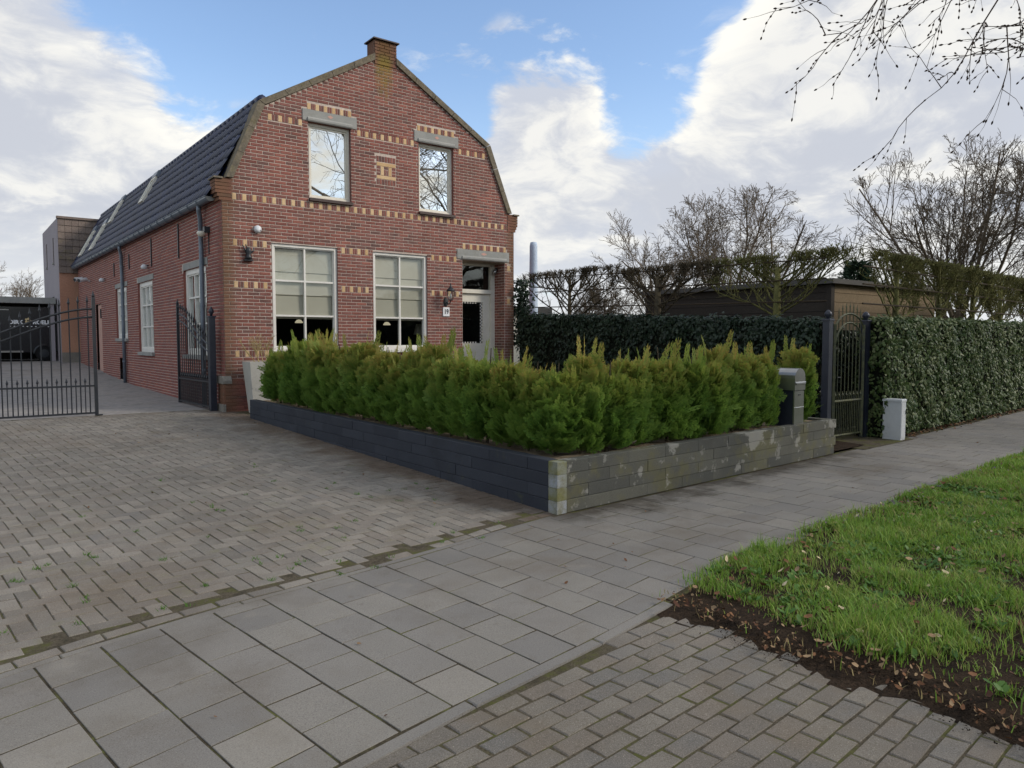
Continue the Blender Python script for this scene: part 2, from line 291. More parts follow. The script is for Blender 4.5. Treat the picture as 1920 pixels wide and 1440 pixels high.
# ------------------------------------------------------------------ mesh helpers
def link(o, parent=None):
    col.objects.link(o)
    if parent is not None: o.parent = parent
    return o
def tag(o, label=None, cat=None, group=None, kind=None):
    for k, v in (('label', label), ('category', cat), ('group', group), ('kind', kind)):
        if v: o[k] = v
    return o
def empty(name, loc=(0, 0, 0), label=None, cat=None, group=None):
    o = bpy.data.objects.new(name, None); o.location = loc; o.empty_display_size = .1
    link(o); return tag(o, label, cat, group)
def obj(name, me, parent=None, loc=None, rz=0.0):
    o = bpy.data.objects.new(name, me); link(o, parent)
    if loc is not None: o.location = loc
    if rz: o.rotation_euler = (0, 0, rz)
    return o
class MB:
    def __init__(s): s.v = []; s.f = []
    def add(s, vs, fs):
        b = len(s.v); s.v += [tuple(p) for p in vs]; s.f += [tuple(i+b for i in f) for f in fs]; return s
    def box(s, x0, x1, y0, y1, z0, z1):
        return s.add([(x0,y0,z0),(x1,y0,z0),(x1,y1,z0),(x0,y1,z0),(x0,y0,z1),(x1,y0,z1),(x1,y1,z1),(x0,y1,z1)],
                     [(0,3,2,1),(4,5,6,7),(0,1,5,4),(1,2,6,5),(2,3,7,6),(3,0,4,7)])
    def bbox(s, x0, x1, y0, y1, z0, z1, b=.01):
        """box with a chamfered rim on top"""
        return s.add([(x0,y0,z0),(x1,y0,z0),(x1,y1,z0),(x0,y1,z0),(x0,y0,z1-b),(x1,y0,z1-b),(x1,y1,z1-b),(x0,y1,z1-b),
                      (x0+b,y0+b,z1),(x1-b,y0+b,z1),(x1-b,y1-b,z1),(x0+b,y1-b,z1)],
                     [(0,1,5,4),(1,2,6,5),(2,3,7,6),(3,0,4,7),(4,5,9,8),(5,6,10,9),(6,7,11,10),(7,4,8,11),(8,9,10,11)])
    def quad(s, a, b, c, d): return s.add([a, b, c, d], [(0, 1, 2, 3)])
    def prism(s, poly, h, f):
        """poly: 2-D points; f(u, v, t) maps to 3-D with t = 0 and h"""
        n = len(poly); vs = [f(u, v, 0) for u, v in poly] + [f(u, v, h) for u, v in poly]
        return s.add(vs, [tuple(range(n))[::-1], tuple(range(n, 2*n))] + [(i, (i+1) % n, n+(i+1) % n, n+i) for i in range(n)])
    def tube(s, pts, rad, n=8, cap=True):
        pts = [Vector(p) for p in pts]; b = len(s.v); m = len(pts)
        rad = rad if hasattr(rad, '__len__') else [rad]*m
        prev = None
        for i, p in enumerate(pts):
            d = (pts[min(i+1, m-1)] - pts[max(i-1, 0)]).normalized()
            if prev is None:
                a = d.orthogonal().normalized()
            else:
                a = (prev - d*prev.dot(d)).normalized()
            prev = a; c = d.cross(a)
            for k in range(n):
                t = 2*math.pi*k/n + math.pi/4
                s.v.append(tuple(p + (a*math.cos(t) + c*math.sin(t))*rad[i]))
        for i in range(m-1):
            for k in range(n):
                s.f.append((b+i*n+k, b+i*n+(k+1) % n, b+(i+1)*n+(k+1) % n, b+(i+1)*n+k))
        if cap: s.f.append(tuple(b+k for k in range(n))[::-1]); s.f.append(tuple(b+(m-1)*n+k for k in range(n)))
        return s
    def lathe(s, prof, c=(0, 0, 0), n=12, axis='z'):
        b = len(s.v)
        for r, h in prof:
            for k in range(n):
                t = 2*math.pi*k/n; u, w = r*math.cos(t), r*math.sin(t)
                p = {'z': (u, w, h), 'y': (u, h, w), 'x': (h, u, w)}[axis]
                s.v.append((p[0]+c[0], p[1]+c[1], p[2]+c[2]))
        for i in range(len(prof)-1):
            for k in range(n): s.f.append((b+i*n+k, b+i*n+(k+1) % n, b+(i+1)*n+(k+1) % n, b+(i+1)*n+k))
        s.f.append(tuple(b+k for k in range(n))[::-1]); s.f.append(tuple(b+(len(prof)-1)*n+k for k in range(n)))
        return s
    def warp(s, fn): s.v = [tuple(fn(*p)) for p in s.v]; return s
    def mesh(s, name, mat, smooth=False):
        me = bpy.data.meshes.new(name); me.from_pydata(s.v, [], s.f); me.materials.append(MATS[mat]); me.validate()
        if smooth: me.polygons.foreach_set('use_smooth', [True]*len(me.polygons))
        me.update(); return me
    def build(s, name, mat, parent=None, smooth=False, kind=None, loc=None):
        o = obj(name, s.mesh(name, mat, smooth), parent, loc)
        if kind: o['kind'] = kind
        return o
def np_mesh(name, V, F, mat, attr=None):
    """V (n,3), F (m,k) with constant k"""
    V = np.asarray(V, np.float32); F = np.asarray(F, np.int32); m, k = F.shape
    me = bpy.data.meshes.new(name); me.vertices.add(len(V)); me.vertices.foreach_set('co', V.ravel())
    me.loops.add(m*k); me.loops.foreach_set('vertex_index', F.ravel())
    me.polygons.add(m); me.polygons.foreach_set('loop_start', np.arange(0, m*k, k, dtype=np.int32))
    if attr is not None:
        a = me.attributes.new(attr[0], 'FLOAT', 'POINT'); a.data.foreach_set('value', np.asarray(attr[1], np.float32))
    me.materials.append(MATS[mat]); me.update(calc_edges=True); me.validate()
    return me
def seg_tubes(segs, n=3):
    """segs (m,8): p0 p1 r0 r1 -> verts, quads"""
    A = np.asarray(segs, np.float64); p0, p1, r0, r1 = A[:, :3], A[:, 3:6], A[:, 6:7], A[:, 7:8]
    d = p1-p0; d /= (np.linalg.norm(d, axis=1, keepdims=True)+1e-9)
    ref = np.where(np.abs(d[:, 2:3]) > .9, np.array([[1., 0, 0]]), np.array([[0, 0, 1.]]))
    a = np.cross(d, ref); a /= np.linalg.norm(a, axis=1, keepdims=True); c = np.cross(d, a)
    vs = []
    for p, r in ((p0, r0), (p1, r1)):
        for k in range(n):
            t = 2*math.pi*k/n; vs.append(p + (a*math.cos(t)+c*math.sin(t))*r)
    V = np.stack(vs, 1).reshape(-1, 3); m = len(A); b = (np.arange(m)*2*n)[:, None]
    F = np.concatenate([b+np.array([[k, (k+1) % n, n+(k+1) % n, n+k]]) for k in range(n)], 0)
    return V, F
def instances(rng, T, TF, P, X, Y, Z, scale):
    """place template verts T (k,3) at P with basis X,Y,Z (n,3) and scale (n,)"""
    n = len(P); k = len(T)
    V = P[:, None, :] + scale[:, None, None]*(T[None, :, 0:1]*X[:, None, :] + T[None, :, 1:2]*Y[:, None, :] + T[None, :, 2:3]*Z[:, None, :])
    F = (np.arange(n)*k)[:, None, None] + TF[None]
    return V.reshape(-1, 3), F.reshape(-1, TF.shape[1])
def unit(a): return a/(np.linalg.norm(a, axis=-1, keepdims=True)+1e-9)
def copy_tree(o, parent=None, **kw):
    c = o.copy(); col.objects.link(c); c.parent = parent
    for ch in list(o.children): copy_tree(ch, c)
    return c

# ------------------------------------------------------------------ the lie of the land
def gz(y):
    if y < 5: return 0.0
    if y < 14: return .0318*(y-5)
    if y < 22: return .286 + .0145*(y-14)
    return .402 + .043*(min(y, 32)-22)
EX = np.array([-1.6, -.6, .14, .78, 1.44, 2.07, 2.79, 3.25, 3.76, 4.39, 9.95, 19.4, 45]); EY = np.array([3.60, 3.95, 4.187, 4.383, 4.507, 4.60, 4.72, 4.82, 4.945, 5.045, 5.46, 6.24, 8.3])
def edge(x): return float(np.mean([np.interp(x+d, EX, EY) for d in (-.3, -.15, 0, .15, .3)]))
def jang(x): return R(float(np.interp(x, [0, 1, 2.5, 3.4, 5, 10, 45], [98.3, 97.6, 94.3, 93.2, 93.6, 94.4, 94.6])))
TS = .312
# arc-length table of the far pavement edge
_xs = np.linspace(-1.5, 44, 4000); _ys = np.array([edge(x) for x in _xs]); _s = np.concatenate([[0], np.cumsum(np.hypot(np.diff(_xs), np.diff(_ys)))])
def W(s, v, z=0.0):
    x = float(np.interp(s, _s, _xs)); y = float(np.interp(s, _s, _ys)); a = jang(x)
    return (x - v*math.cos(a), y - v*math.sin(a), z)

# ------------------------------------------------------------------ setting: ground sheets
MB().quad((-300, -300, -.09), (500, -300, -.09), (500, 500, -.09), (-300, 500, -.09)).build('ground', 'ground', kind='structure')
b = MB(); xs = np.linspace(-1.5, 44, 120)
for x0, x1 in zip(xs[:-1], xs[1:]):
    b.quad((x0, edge(x0)-1.93, -.0038), (x1, edge(x1)-1.93, -.0038), (x1, edge(x1)+.06, -.0038), (x0, edge(x0)+.06, -.0038))
sidewalk = b.build('sidewalk', 'tile_joint', kind='structure')
b = MB(); ys = [3.3, 5, 8, 11, 14, 14.6]
for y0, y1 in zip(ys[:-1], ys[1:]): b.quad((-3, y0, gz(y0)-.0045), (4.6, y0, gz(y0)-.0045), (4.6, y1, gz(y1)-.0045), (-3, y1, gz(y1)-.0045))
driveway = b.build('driveway', 'joint_soil', kind='structure')
b = MB(); ys = [14.58, 18, 22, 27, 32, 60]
for y0, y1 in zip(ys[:-1], ys[1:]): b.quad((-25, y0, gz(y0)-.012), (4.6, y0, gz(y0)-.012), (4.6, y1, gz(y1)-.012), (-25, y1, gz(y1)-.012))
b.build('yard', 'yard_paving', kind='structure')
apron = MB().quad((-2, -.6, -.0125), (3.75, -.6, -.0125), (3.75, 2.9, -.0125), (-2, 2.6, -.0125)).build('apron', 'joint_soil', kind='structure')
b = MB(); rs = random.Random(4)
gx = np.linspace(3.3, 30, 90); gy = np.linspace(0, 1, 26)
def verge_far(x): return edge(x) - 1.86
def verge_pt(x, t):
    lo = -1.15; hi = verge_far(x); y = lo + (hi-lo)*t
    z = -.010 + .045*min(1, max(0, (x-3.3)/.6))*min(1, (1-t)*6) + .012*min(1, (x-3.28)/.3)*math.sin(x*7+y*5)*math.sin(y*9-x*3)
    return (x + (.06*math.sin(y*6)+.05*math.sin(y*13+1) if x < 3.35 else 0), y, z)
for i in range(len(gx)-1):
    for j in range(len(gy)-1):
        b.quad(verge_pt(gx[i], gy[j]), verge_pt(gx[i+1], gy[j]), verge_pt(gx[i+1], gy[j+1]), verge_pt(gx[i], gy[j+1]))
b.build('verge', 'soil', kind='structure', smooth=True)
MB().quad((-60, -9, -.06), (90, -9, -.06), (90, -1.2, -.06), (-60, -1.2, -.06)).build('road', 'asphalt', kind='structure')
MB().quad((4.5, 5.2, .02), (11, 5.6, .02), (11, 14, .25), (4.4, 14, .25)).build('garden_bed', 'soil', kind='structure')
MB().quad((10.6, 5.4, .006), (12.4, 5.5, .006), (12.4, 9, .04), (10.6, 9, .04)).build('garden_path', 'joint_soil', kind='structure')

# ------------------------------------------------------------------ pavement tiles
def hidden(x, y):
    """0 for ground points inside the photograph's field of view, 1 for those outside it"""
    d = x*.606+y*.795; l = x*.795-y*.606
    return 0 if d > 2.5 and abs(l)/d < .71 else 1
rng = np.random.default_rng(7); rnd = random.Random(7)
def slab(mb, pts, th, b, tilt=0.0):
    """pts: 4 corners (x,y,z) counter-clockwise; a slab with a chamfered rim"""
    c = [sum(p[i] for p in pts)/4 for i in range(3)]; o = [Vector(p) for p in pts]
    i_ = []
    for p in o:
        d = Vector((c[0]-p.x, c[1]-p.y, 0)); l = d.length or 1; i_.append(p + d*(b*1.4/l))
    dz = [rnd.uniform(-tilt, tilt) for _ in range(4)]
    vs = [(p.x, p.y, p.z-th) for p in o] + [(p.x, p.y, p.z-b+q) for p, q in zip(o, dz)] + [(p.x, p.y, p.z+q) for p, q in zip(i_, dz)]
    mb.add(vs, [(0,1,5,4),(1,2,6,5),(2,3,7,6),(3,0,4,7),(4,5,9,8),(5,6,10,9),(6,7,11,10),(7,4,8,11),(8,9,10,11)])
tiles = []
WID = 1.86
ncol = int(_s[-1]/TS)-2
for i in range(ncol):
    s0 = i*TS; s1 = s0+TS
    v = 0.0 if i % 2 == 0 else -TS*.62
    while v < WID-.02:
        v0, v1 = max(v, 0), min(v+TS, WID)
        if v1-v0 > .05:
            gpx = .0038 + (.0018 if s0 < 4.2 else 0); gpy = .0052
            pts = [W(s0+gpx, v1-gpy), W(s1-gpx, v1-gpy), W(s1-gpx, v0+gpy), W(s0+gpx, v0+gpy)]
            jz = rnd.uniform(-.0012, .0012)
            tiles.append([(p[0], p[1], jz) for p in pts])
        v += TS
tiles = [q for q in tiles if -1.45 < q[0][0] < 40]
tiles.sort(key=lambda q: (hidden(sum(p[0] for p in q)/4, sum(p[1] for p in q)/4), sum(p[0] for p in q)**2+sum(p[1] for p in q)**2))
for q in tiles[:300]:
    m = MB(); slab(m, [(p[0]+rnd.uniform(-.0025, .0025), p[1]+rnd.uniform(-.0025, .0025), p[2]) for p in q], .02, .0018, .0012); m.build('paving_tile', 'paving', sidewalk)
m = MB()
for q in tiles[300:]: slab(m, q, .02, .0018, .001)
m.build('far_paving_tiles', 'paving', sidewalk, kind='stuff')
# narrow concrete edging along both sides of the pavement
s = -.0
while s < 5.95:
    m = MB(); slab(m, [W(s+.003, -.004), W(s+.997, -.004), W(s+.997, -.055), W(s+.003, -.055)], .03, .004, .001)
    m.build('edging_strip', 'paving', sidewalk); s += 1.0
s = .2
while s < 5.0:
    e1 = min(s+1, 5.0)
    m = MB(); slab(m, [W(s+.003, WID+.075), W(e1-.003, WID+.075), W(e1-.003, WID+.008), W(s+.003, WID+.008)], .03, .006, .001)
    m.build('edging_strip', 'paving', sidewalk); s += 1.0

# ------------------------------------------------------------------ driveway: 90-degree herringbone klinkers
BL, BW, GAP = .216, .108, .0036
def brick_pts(x0, y0, lx, ly, ang, ox, oy):
    ca, sa = math.cos(ang), math.sin(ang)
    q = [(x0+GAP, y0+GAP), (x0+lx-GAP, y0+GAP), (x0+lx-GAP, y0+ly-GAP), (x0+GAP, y0+ly-GAP)]
    return [(ox+u*ca-w*sa, oy+u*sa+w*ca) for u, w in q]
bricks = []
ang = R(5.0)
for i in range(-40, 16):
    for j in range(-30, 76):
        # herringbone lattice: unit of one lying and one standing brick
        bx = (j + 2*i)*BW; by = (j - 2*i)*BW
        bricks.append(brick_pts(bx, by, BL, BW, ang, .3, 5.2))
        bricks.append(brick_pts(bx, by+BW, BW, BL, ang, .3, 5.2))
def keep(q):
    cx = sum(p[0] for p in q)/4; cy = sum(p[1] for p in q)/4
    if cy > 14.55 or cx < -2.9 or cx > 4.47-.032*(cy-5): return None
    d = min(p[1]-edge(p[0]) for p in q)
    if d < .175: return None
    return cx, cy
seen = set(); kept = []
for q in bricks:
    k = keep(q)
    if k is None: continue
    key = (round(k[0], 2), round(k[1], 2))
    if key in seen: continue
    seen.add(key); kept.append((k[0]**2+k[1]**2+1e4*hidden(*k), q))
# a course of stretchers along the pavement
s = .1
while s < 5.9:
    q = [W(s+.006, -.075), W(s+.206, -.075), W(s+.206, -.168), W(s+.006, -.168)]
    if rnd.random() > .12: kept.append((q[0][0]**2+q[0][1]**2, [(p[0], p[1]) for p in q]))
    s += .214
kept.sort(key=lambda t: t[0])
def klinker(mb, q, zf, b=.004, tilt=.0018, jit=.0012, wob=.0042):
    z = rnd.uniform(-jit, jit)
    pts = [(p[0]+rnd.uniform(-wob, wob), p[1]+rnd.uniform(-wob, wob)) for p in q]
    slab(mb, [(p[0], p[1], zf(p[1])+z) for p in pts], .05, b, tilt)
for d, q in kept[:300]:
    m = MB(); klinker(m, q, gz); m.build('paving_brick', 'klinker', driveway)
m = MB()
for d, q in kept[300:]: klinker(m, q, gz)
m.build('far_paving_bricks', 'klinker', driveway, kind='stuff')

# apron: running bond
ap = []; ang = R(5.5); ca, sa = math.cos(ang), math.sin(ang)
for r in range(-4, 34):
    for k in range(-17, 22):
        u0 = k*.207 + (r % 2)*.1035; w0 = -r*.1035
        q = [(1.3+(u*ca-w*sa), 2.43+(u*sa+w*ca)) for u, w in ((u0+.0048, w0-.0985), (u0+.202, w0-.0985), (u0+.202, w0-.0048), (u0+.0048, w0-.0048))]
        cx = sum(p[0] for p in q)/4; cy = sum(p[1] for p in q)/4
        nb = min((W(float(np.interp(p[0], _xs, _s)), WID+.085)[1]-p[1]) for p in q)
        if nb < .0 or cx > 3.62+.05*math.sin(cy*5) or cy < -.6 or cx < -1.9: continue
        ap.append((cx*cx+cy*cy+1e4*hidden(cx, cy), q))
ap.sort(key=lambda t: t[0])
for d, q in ap[:300]:
    m = MB(); klinker(m, q, lambda y: -.008, .005, .0025, .0018, .004); m.build('paving_brick', 'apron_brick', apron)
if len(ap) > 300:
    m = MB()
    for d, q in ap[300:]: klinker(m, q, lambda y: -.008, .005, .0025, .0018, .004)
    m.build('far_paving_bricks', 'apron_brick', apron, kind='stuff')

# ------------------------------------------------------------------ brick house
house = empty('brick_house', (7.39, 14, .29), 'red brick gambrel-gabled house with yellow brick bands and long side wing', 'house')
HOUSE_OFF = Vector((-7.39, -14, -.29))
def hpart(mb, name, mat, parent=house, smooth=False, kind=None):
    """parts are modelled in world coordinates; the house root stands at its base"""
    o = mb.build(name, mat, None, smooth, kind); o.parent = parent
    o.matrix_parent_inverse = Matrix.Translation(HOUSE_OFF)
    if parent is not house: o.matrix_parent_inverse = Matrix.Identity(4)
    return o
FY = 14.0; CO = .0642; BP = .22; Z0 = 3.465 - 50*CO         # a band's top edge lies on the course grid
XL, XR = 4.05, 10.73
def gable(x):
    """height of the wall top under the coping"""
    xm = 7.39 - abs(x-7.39)
    if xm < 4.20: return 4.55
    if xm < 4.86: return 4.55 + (xm-4.20)/(.66)*(5.97-4.55)
    if xm < 7.14: return 5.97 + (xm-4.86)/(2.28)*(7.34-5.97)
    return 7.72
OPEN = [(5.715, 6.597, 4.375, 5.83), (8.17, 9.045, 4.37, 5.83), (4.955, 6.277, 1.415, 3.445), (7.065, 8.357, 1.42, 3.432), (9.281, 10.47, .25, 3.43)]
LINT = [(5.60, 6.731, 5.85, 6.065), (8.06, 9.175, 5.845, 6.065), (9.135, 10.584, 3.43, 3.645)]
DEC = (7.166, 7.62, 4.815, 5.41)
BAND = [(4.24, 10.62, 4.30)]
B2 = [(4.24, 4.86, 3.465), (6.37, 6.96, 3.465), (8.47, 9.12, 3.465), (10.54, 10.63, 3.35)]
B3 = [(4.24, 4.86, 2.695), (6.37, 6.96, 2.695), (8.47, 9.18, 2.695), (10.54, 10.63, 2.58)]
B4 = [(4.24, 4.86, 1.411), (6.37, 6.96, 1.411), (8.47, 9.18, 1.411)]
BU = [(4.93, 5.59, 5.85), (6.745, 8.05, 5.85), (9.19, 9.90, 5.85)]
BL3 = [(5.70, 6.62, 6.192), (8.14, 9.07, 6.192), (9.29, 10.50, 3.772)]
BANDS = BAND + B2 + B3 + B4 + BU + BL3
HOLES = OPEN + LINT + [DEC] + [(a, b_, t-2*CO, t) for a, b_, t in BANDS]
# mortar wall behind the bricks, with the openings left free
cuts = sorted(set([XL, XR, 4.20, 4.86, 7.14, 7.64, 9.92, 10.58] + [v for o in OPEN for v in o[:2]]))
m = MB()
for a, b_ in zip(cuts[:-1], cuts[1:]):
    mid = (a+b_)/2; zs = [.1]
    for o in sorted([o for o in OPEN if o[0] <= mid <= o[1]], key=lambda o: o[2]): zs += [o[2], o[3]]
    ga, gb = gable(a+1e-5), gable(b_-1e-5)
    for k in range(0, len(zs), 2):
        if k+1 < len(zs): m.quad((a, FY+.008, zs[k]), (b_, FY+.008, zs[k]), (b_, FY+.008, zs[k+1]), (a, FY+.008, zs[k+1]))
        else: m.quad((a, FY+.008, zs[k]), (b_, FY+.008, zs[k]), (b_, FY+.008, gb), (a, FY+.008, ga))
hpart(m, 'wall', 'mortar')
def brick_face(mb, u0, u1, z0, z1, f, d=.012):
    """one brick on a wall: f(u, z, depth) maps to 3-D; bevelled a little"""
    b = .0035
    vs = [f(u, z, d) for u, z in ((u0, z0), (u1, z0), (u1, z1), (u0, z1))] + [f(u, z, b) for u, z in ((u0, z0), (u1, z0), (u1, z1), (u0, z1))] + \
         [f(u, z, 0) for u, z in ((u0+b, z0+b), (u1-b, z0+b), (u1-b, z1-b), (u0+b, z1-b))]
    mb.add(vs, [(0,1,5,4),(1,2,6,5),(2,3,7,6),(3,0,4,7),(4,5,9,8),(5,6,10,9),(6,7,11,10),(7,4,8,11),(8,9,10,11)])
def lay(u0, u1, zlo, zhi, holes, top=None, z0=Z0, course=CO, pitch=BP, j=.0135):
    out = []
    k0 = int(math.floor((zlo-z0)/course)); k1 = int(math.ceil((zhi-z0)/course))
    for k in range(k0, k1):
        a = z0+k*course+j/2; t = z0+(k+1)*course-j/2
        if a < zlo or t > zhi: continue
        u = u0 - (k % 2)*pitch/2
        while u < u1:
            p0, p1 = max(u+j/2, u0), min(u+pitch-j/2, u1)
            segs = [(p0, p1)]
            for h in holes:
                if h[2] < t-.004 and h[3] > a+.004:
                    ns = []
                    for s0, s1 in segs:
                        if h[1] <= s0 or h[0] >= s1: ns.append((s0, s1)); continue
                        if h[0]-.008 > s0: ns.append((s0, h[0]-.008))
                        if h[1]+.008 < s1: ns.append((h[1]+.008, s1))
                    segs = ns
            for s0, s1 in segs:
                if top:
                    while s1-s0 > .02 and top(s0) < t: s0 += .01
                    while s1-s0 > .02 and top(s1) < t: s1 -= .01
                if s1-s0 > .03: out.append((s0, s1, a, t))
            u += pitch
    return out
fb = lay(XL, XR, .12, 7.70, HOLES, gable)
cxp = lambda r: ((r[0]+r[1])/2)**2 + 14**2 + ((r[2]+r[3])/2-1.6)**2
vis = [r for r in fb if r[2] > 1.55]; hid = [r for r in fb if r[2] <= 1.55]
full = sorted([r for r in vis if r[1]-r[0] > .15], key=cxp); sel = set(full[:300])
def ff(u, z, d): return (u, FY+d, z)
for r in full[:300]:
    m = MB(); brick_face(m, *r, lambda u, z, d, o=rnd.uniform(-.0015, .0015): (u, FY+d+o, z)); hpart(m, 'brick', 'brick')
m = MB()
for r in fb:
    if r not in sel: brick_face(m, *r, lambda u, z, d, o=rnd.uniform(-.0015, .0015): (u, FY+d+o, z))
hpart(m, 'brickwork', 'brick', kind='stuff')
# bands: a yellow block, two upright reds, a yellow block ...
mred = MB()
for a, b_, t in BANDS:
    if b_-a < .12:
        m = MB(); brick_face(m, a, b_, t-2*CO+.006, t-.006, ff); hpart(m, 'yellow_brick', 'yellow_brick'); continue
    n = max(1, round((b_-a-.072)/.187)); per = (b_-a-.072)/n
    for k in range(n+1):
        u = a+k*per
        m = MB(); brick_face(m, u, u+.07, t-2*CO+.006, t-.006, ff); hpart(m, 'yellow_brick', 'yellow_brick')
        if k < n:
            w = (per-.07-.03)/2
            for q in (u+.08, u+.09+w): brick_face(mred, q, q+w, t-2*CO+.008, t-.008, ff)
hpart(mred, 'upright_bricks', 'brick', kind='stuff')
# the brick ornament between the upper windows
ma, mr = MB(), MB()
for (x0, x1, z0, z1) in ((7.172, 7.612, 5.20, 5.272), (7.172, 7.612, 4.94, 5.008), (7.265, 7.335, 5.014, 5.194), (7.445, 7.515, 5.014, 5.194)):
    m = MB(); brick_face(m, x0, x1, z0, z1, ff); hpart(m, 'yellow_brick', 'yellow_brick')
for k in range(7):
    u = 7.172+k*.064
    brick_face(mr, u, u+.052, 5.288, 5.40, ff); brick_face(mr, u, u+.052, 4.824, 4.930, ff)
for (x0, x1, z0, z1) in ((7.172, 7.255, 5.014, 5.066), (7.172, 7.255, 5.078, 5.13), (7.172, 7.255, 5.142, 5.194), (7.525, 7.612, 5.014, 5.066), (7.525, 7.612, 5.078, 5.13), (7.525, 7.612, 5.142, 5.194), (7.345, 7.435, 5.142, 5.194), (7.345, 7.384, 5.014, 5.132), (7.395, 7.435, 5.014, 5.132)):
    brick_face(mr, x0, x1, z0, z1, lambda u, z, d: (u, FY+.004+d*.6, z))
hpart(mr, 'ornament_bricks', 'brick', kind='stuff')
# side wing: the wall leans a hair off the square, as measured
def sx(y): return XL - .011*(y-14)
def sk(y): return 4.204/(4.05+.011*y)
def SP(y, z):
    k = sk(y); return k*y, 1.6+(z-1.6)*k
SOPEN = [(15.12, 16.85, 1.30, 3.07), (19.83, 21.59, 1.30, 3.09), (23.1, 24.81, 1.656, 3.12)]
SOPEN = [(*sorted((SP(a, 2)[0], SP(b_, 2)[0])), SP((a+b_)/2, c)[1], SP((a+b_)/2, d)[1]) for a, b_, c, d in SOPEN]
SLINT = [(a-.12, b_+.12, d+.005, d+.135) for a, b_, c, d in SOPEN]
SDOOR = (SP(27.45, 1)[0], SP(28.6, 1)[0], .5, SP(28, 2.8)[1]); SVENT = (SP(23.65, 1)[0], SP(24.5, 1)[0], .48, 1.10); SNICHE = (29.1, 29.4, 1.86, 2.45)
SH = SOPEN + SLINT + [SDOOR, SVENT, SNICHE]
YE = 31.0; ZT = 4.46
cuts = sorted(set([14.0, YE] + [v for o in SOPEN+[SDOOR, SVENT, SNICHE] for v in o[:2]])); m = MB()
for a, b_ in zip(cuts[:-1], cuts[1:]):
    mid = (a+b_)/2; zs = [.1]
    for o in sorted([o for o in SOPEN+[SDOOR, SVENT, SNICHE] if o[0] <= mid <= o[1]], key=lambda o: o[2]): zs += [o[2], o[3]]
    zs.append(ZT)
    for k in range(0, len(zs), 2): m.quad((sx(b_)+.008, b_, zs[k]), (sx(a)+.008, a, zs[k]), (sx(a)+.008, a, zs[k+1]), (sx(b_)+.008, b_, zs[k+1]))
hpart(m, 'side_wall', 'mortar')
m = MB()
for r in lay(14.004, YE, .2, 4.24, SH): brick_face(m, *r, lambda u, z, d, o=rnd.uniform(-.0015, .0015): (sx(u)+d+o, u, z))
hpart(m, 'side_brickwork', 'side_brick', kind='stuff')
m = MB().quad((XR, 14, .1), (XR, 31, .1), (XR, 31, 4.2), (XR, 14, 4.2)); m.quad((3.9, 31, .1), (10.7, 31, .1), (10.7, 31, 4.2), (3.9, 31, 4.2))
hpart(m, 'far_wall', 'side_brick')
# shoulders: corbelled brick steps with a cap slab
for sgn, x in ((-1, XL), (1, XR)):
    m = MB()
    def sb(o0, o1, z0, z1, y0=13.975, y1=14.30):
        xa, xb = sorted((x-sgn*.18, x+sgn*o1)); m.box(xa, xb, y0, y1, z0, z1)
    for k, (o1, z0) in enumerate(((.045, 4.14), (.075, 4.204), (.105, 4.268), (.11, 4.332), (.11, 4.396), (.11, 4.46))): sb(0, o1, z0+.005, z0+.059, 13.99+.0005*k)
    hpart(m, 'shoulder', 'brick')
    m = MB(); xa, xb = sorted((x-sgn*.02, x+sgn*.14)); m.bbox(xa, xb, 13.96, 14.33, 4.527, 4.56, .008); hpart(m, 'shoulder_cap', 'coping')
# coping on the gable: lower and upper legs each side, cut from an offset profile
def leg(p0, p1, q1, q0, name):
    m = MB().prism([p0, p1, q1, q0], .36, lambda u, v, t: (u, 13.955+t, v)); hpart(m, name, 'coping')
for sg in (1, -1):
    X = lambda x: x if sg == 1 else 2*7.39-x
    a = [(X(4.135), 4.562), (X(4.755), 6.045), (X(4.865), 5.985), (X(4.255), 4.562)]
    bq = [(X(4.757), 6.049), (X(7.15), 7.45), (X(7.15), 7.315), (X(4.868), 5.988)]
    for q in (a, bq):
        n = 3 if q is a else 5
        for i in range(n):                      # separate coping stones with a hairline joint
            t0, t1 = i/n+.002, (i+1)/n-.002
            L = lambda p, r, t: (p[0]+(r[0]-p[0])*t, p[1]+(r[1]-p[1])*t)
            pts = [L(q[0], q[1], t0), L(q[0], q[1], t1), L(q[3], q[2], t1), L(q[3], q[2], t0)]
            if sg == -1: pts = pts[::-1]
            leg(*pts, 'coping_stone')
# brick block on the apex
m = MB()
for r in lay(7.145, 7.645, 7.32, 7.73, []): brick_face(m, *r, lambda u, z, d: (u, 13.975+d, z)); 
m.box(7.15, 7.64, 13.985, 14.33, 7.25, 7.73)
hpart(m, 'chimney_block', 'brick')
m = MB().bbox(7.10, 7.69, 13.93, 14.37, 7.73, 7.76, .008); hpart(m, 'chimney_cap', 'sill_tile')
# gable parapet thickness
m = MB()
prof = [(4.2, 4.5), (4.86, 5.96), (7.14, 7.30), (7.64, 7.30), (9.92, 5.96), (10.58, 4.5)]
m.prism([(4.07, .2)] + [(4.07, 4.5)] + prof + [(10.71, 4.5), (10.71, .2)], .0, lambda u, v, t: (u, 14.30, v)) if False else None
for (a, b_) in zip(prof[:-1], prof[1:]): m.quad((a[0], 14.02, a[1]), (b_[0], 14.02, b_[1]), (b_[0], 14.3, b_[1]), (a[0], 14.3, a[1]))
m.add([(p[0], 14.3, p[1]) for p in prof], [tuple(range(6))])
hpart(m, 'parapet_back', 'mortar')

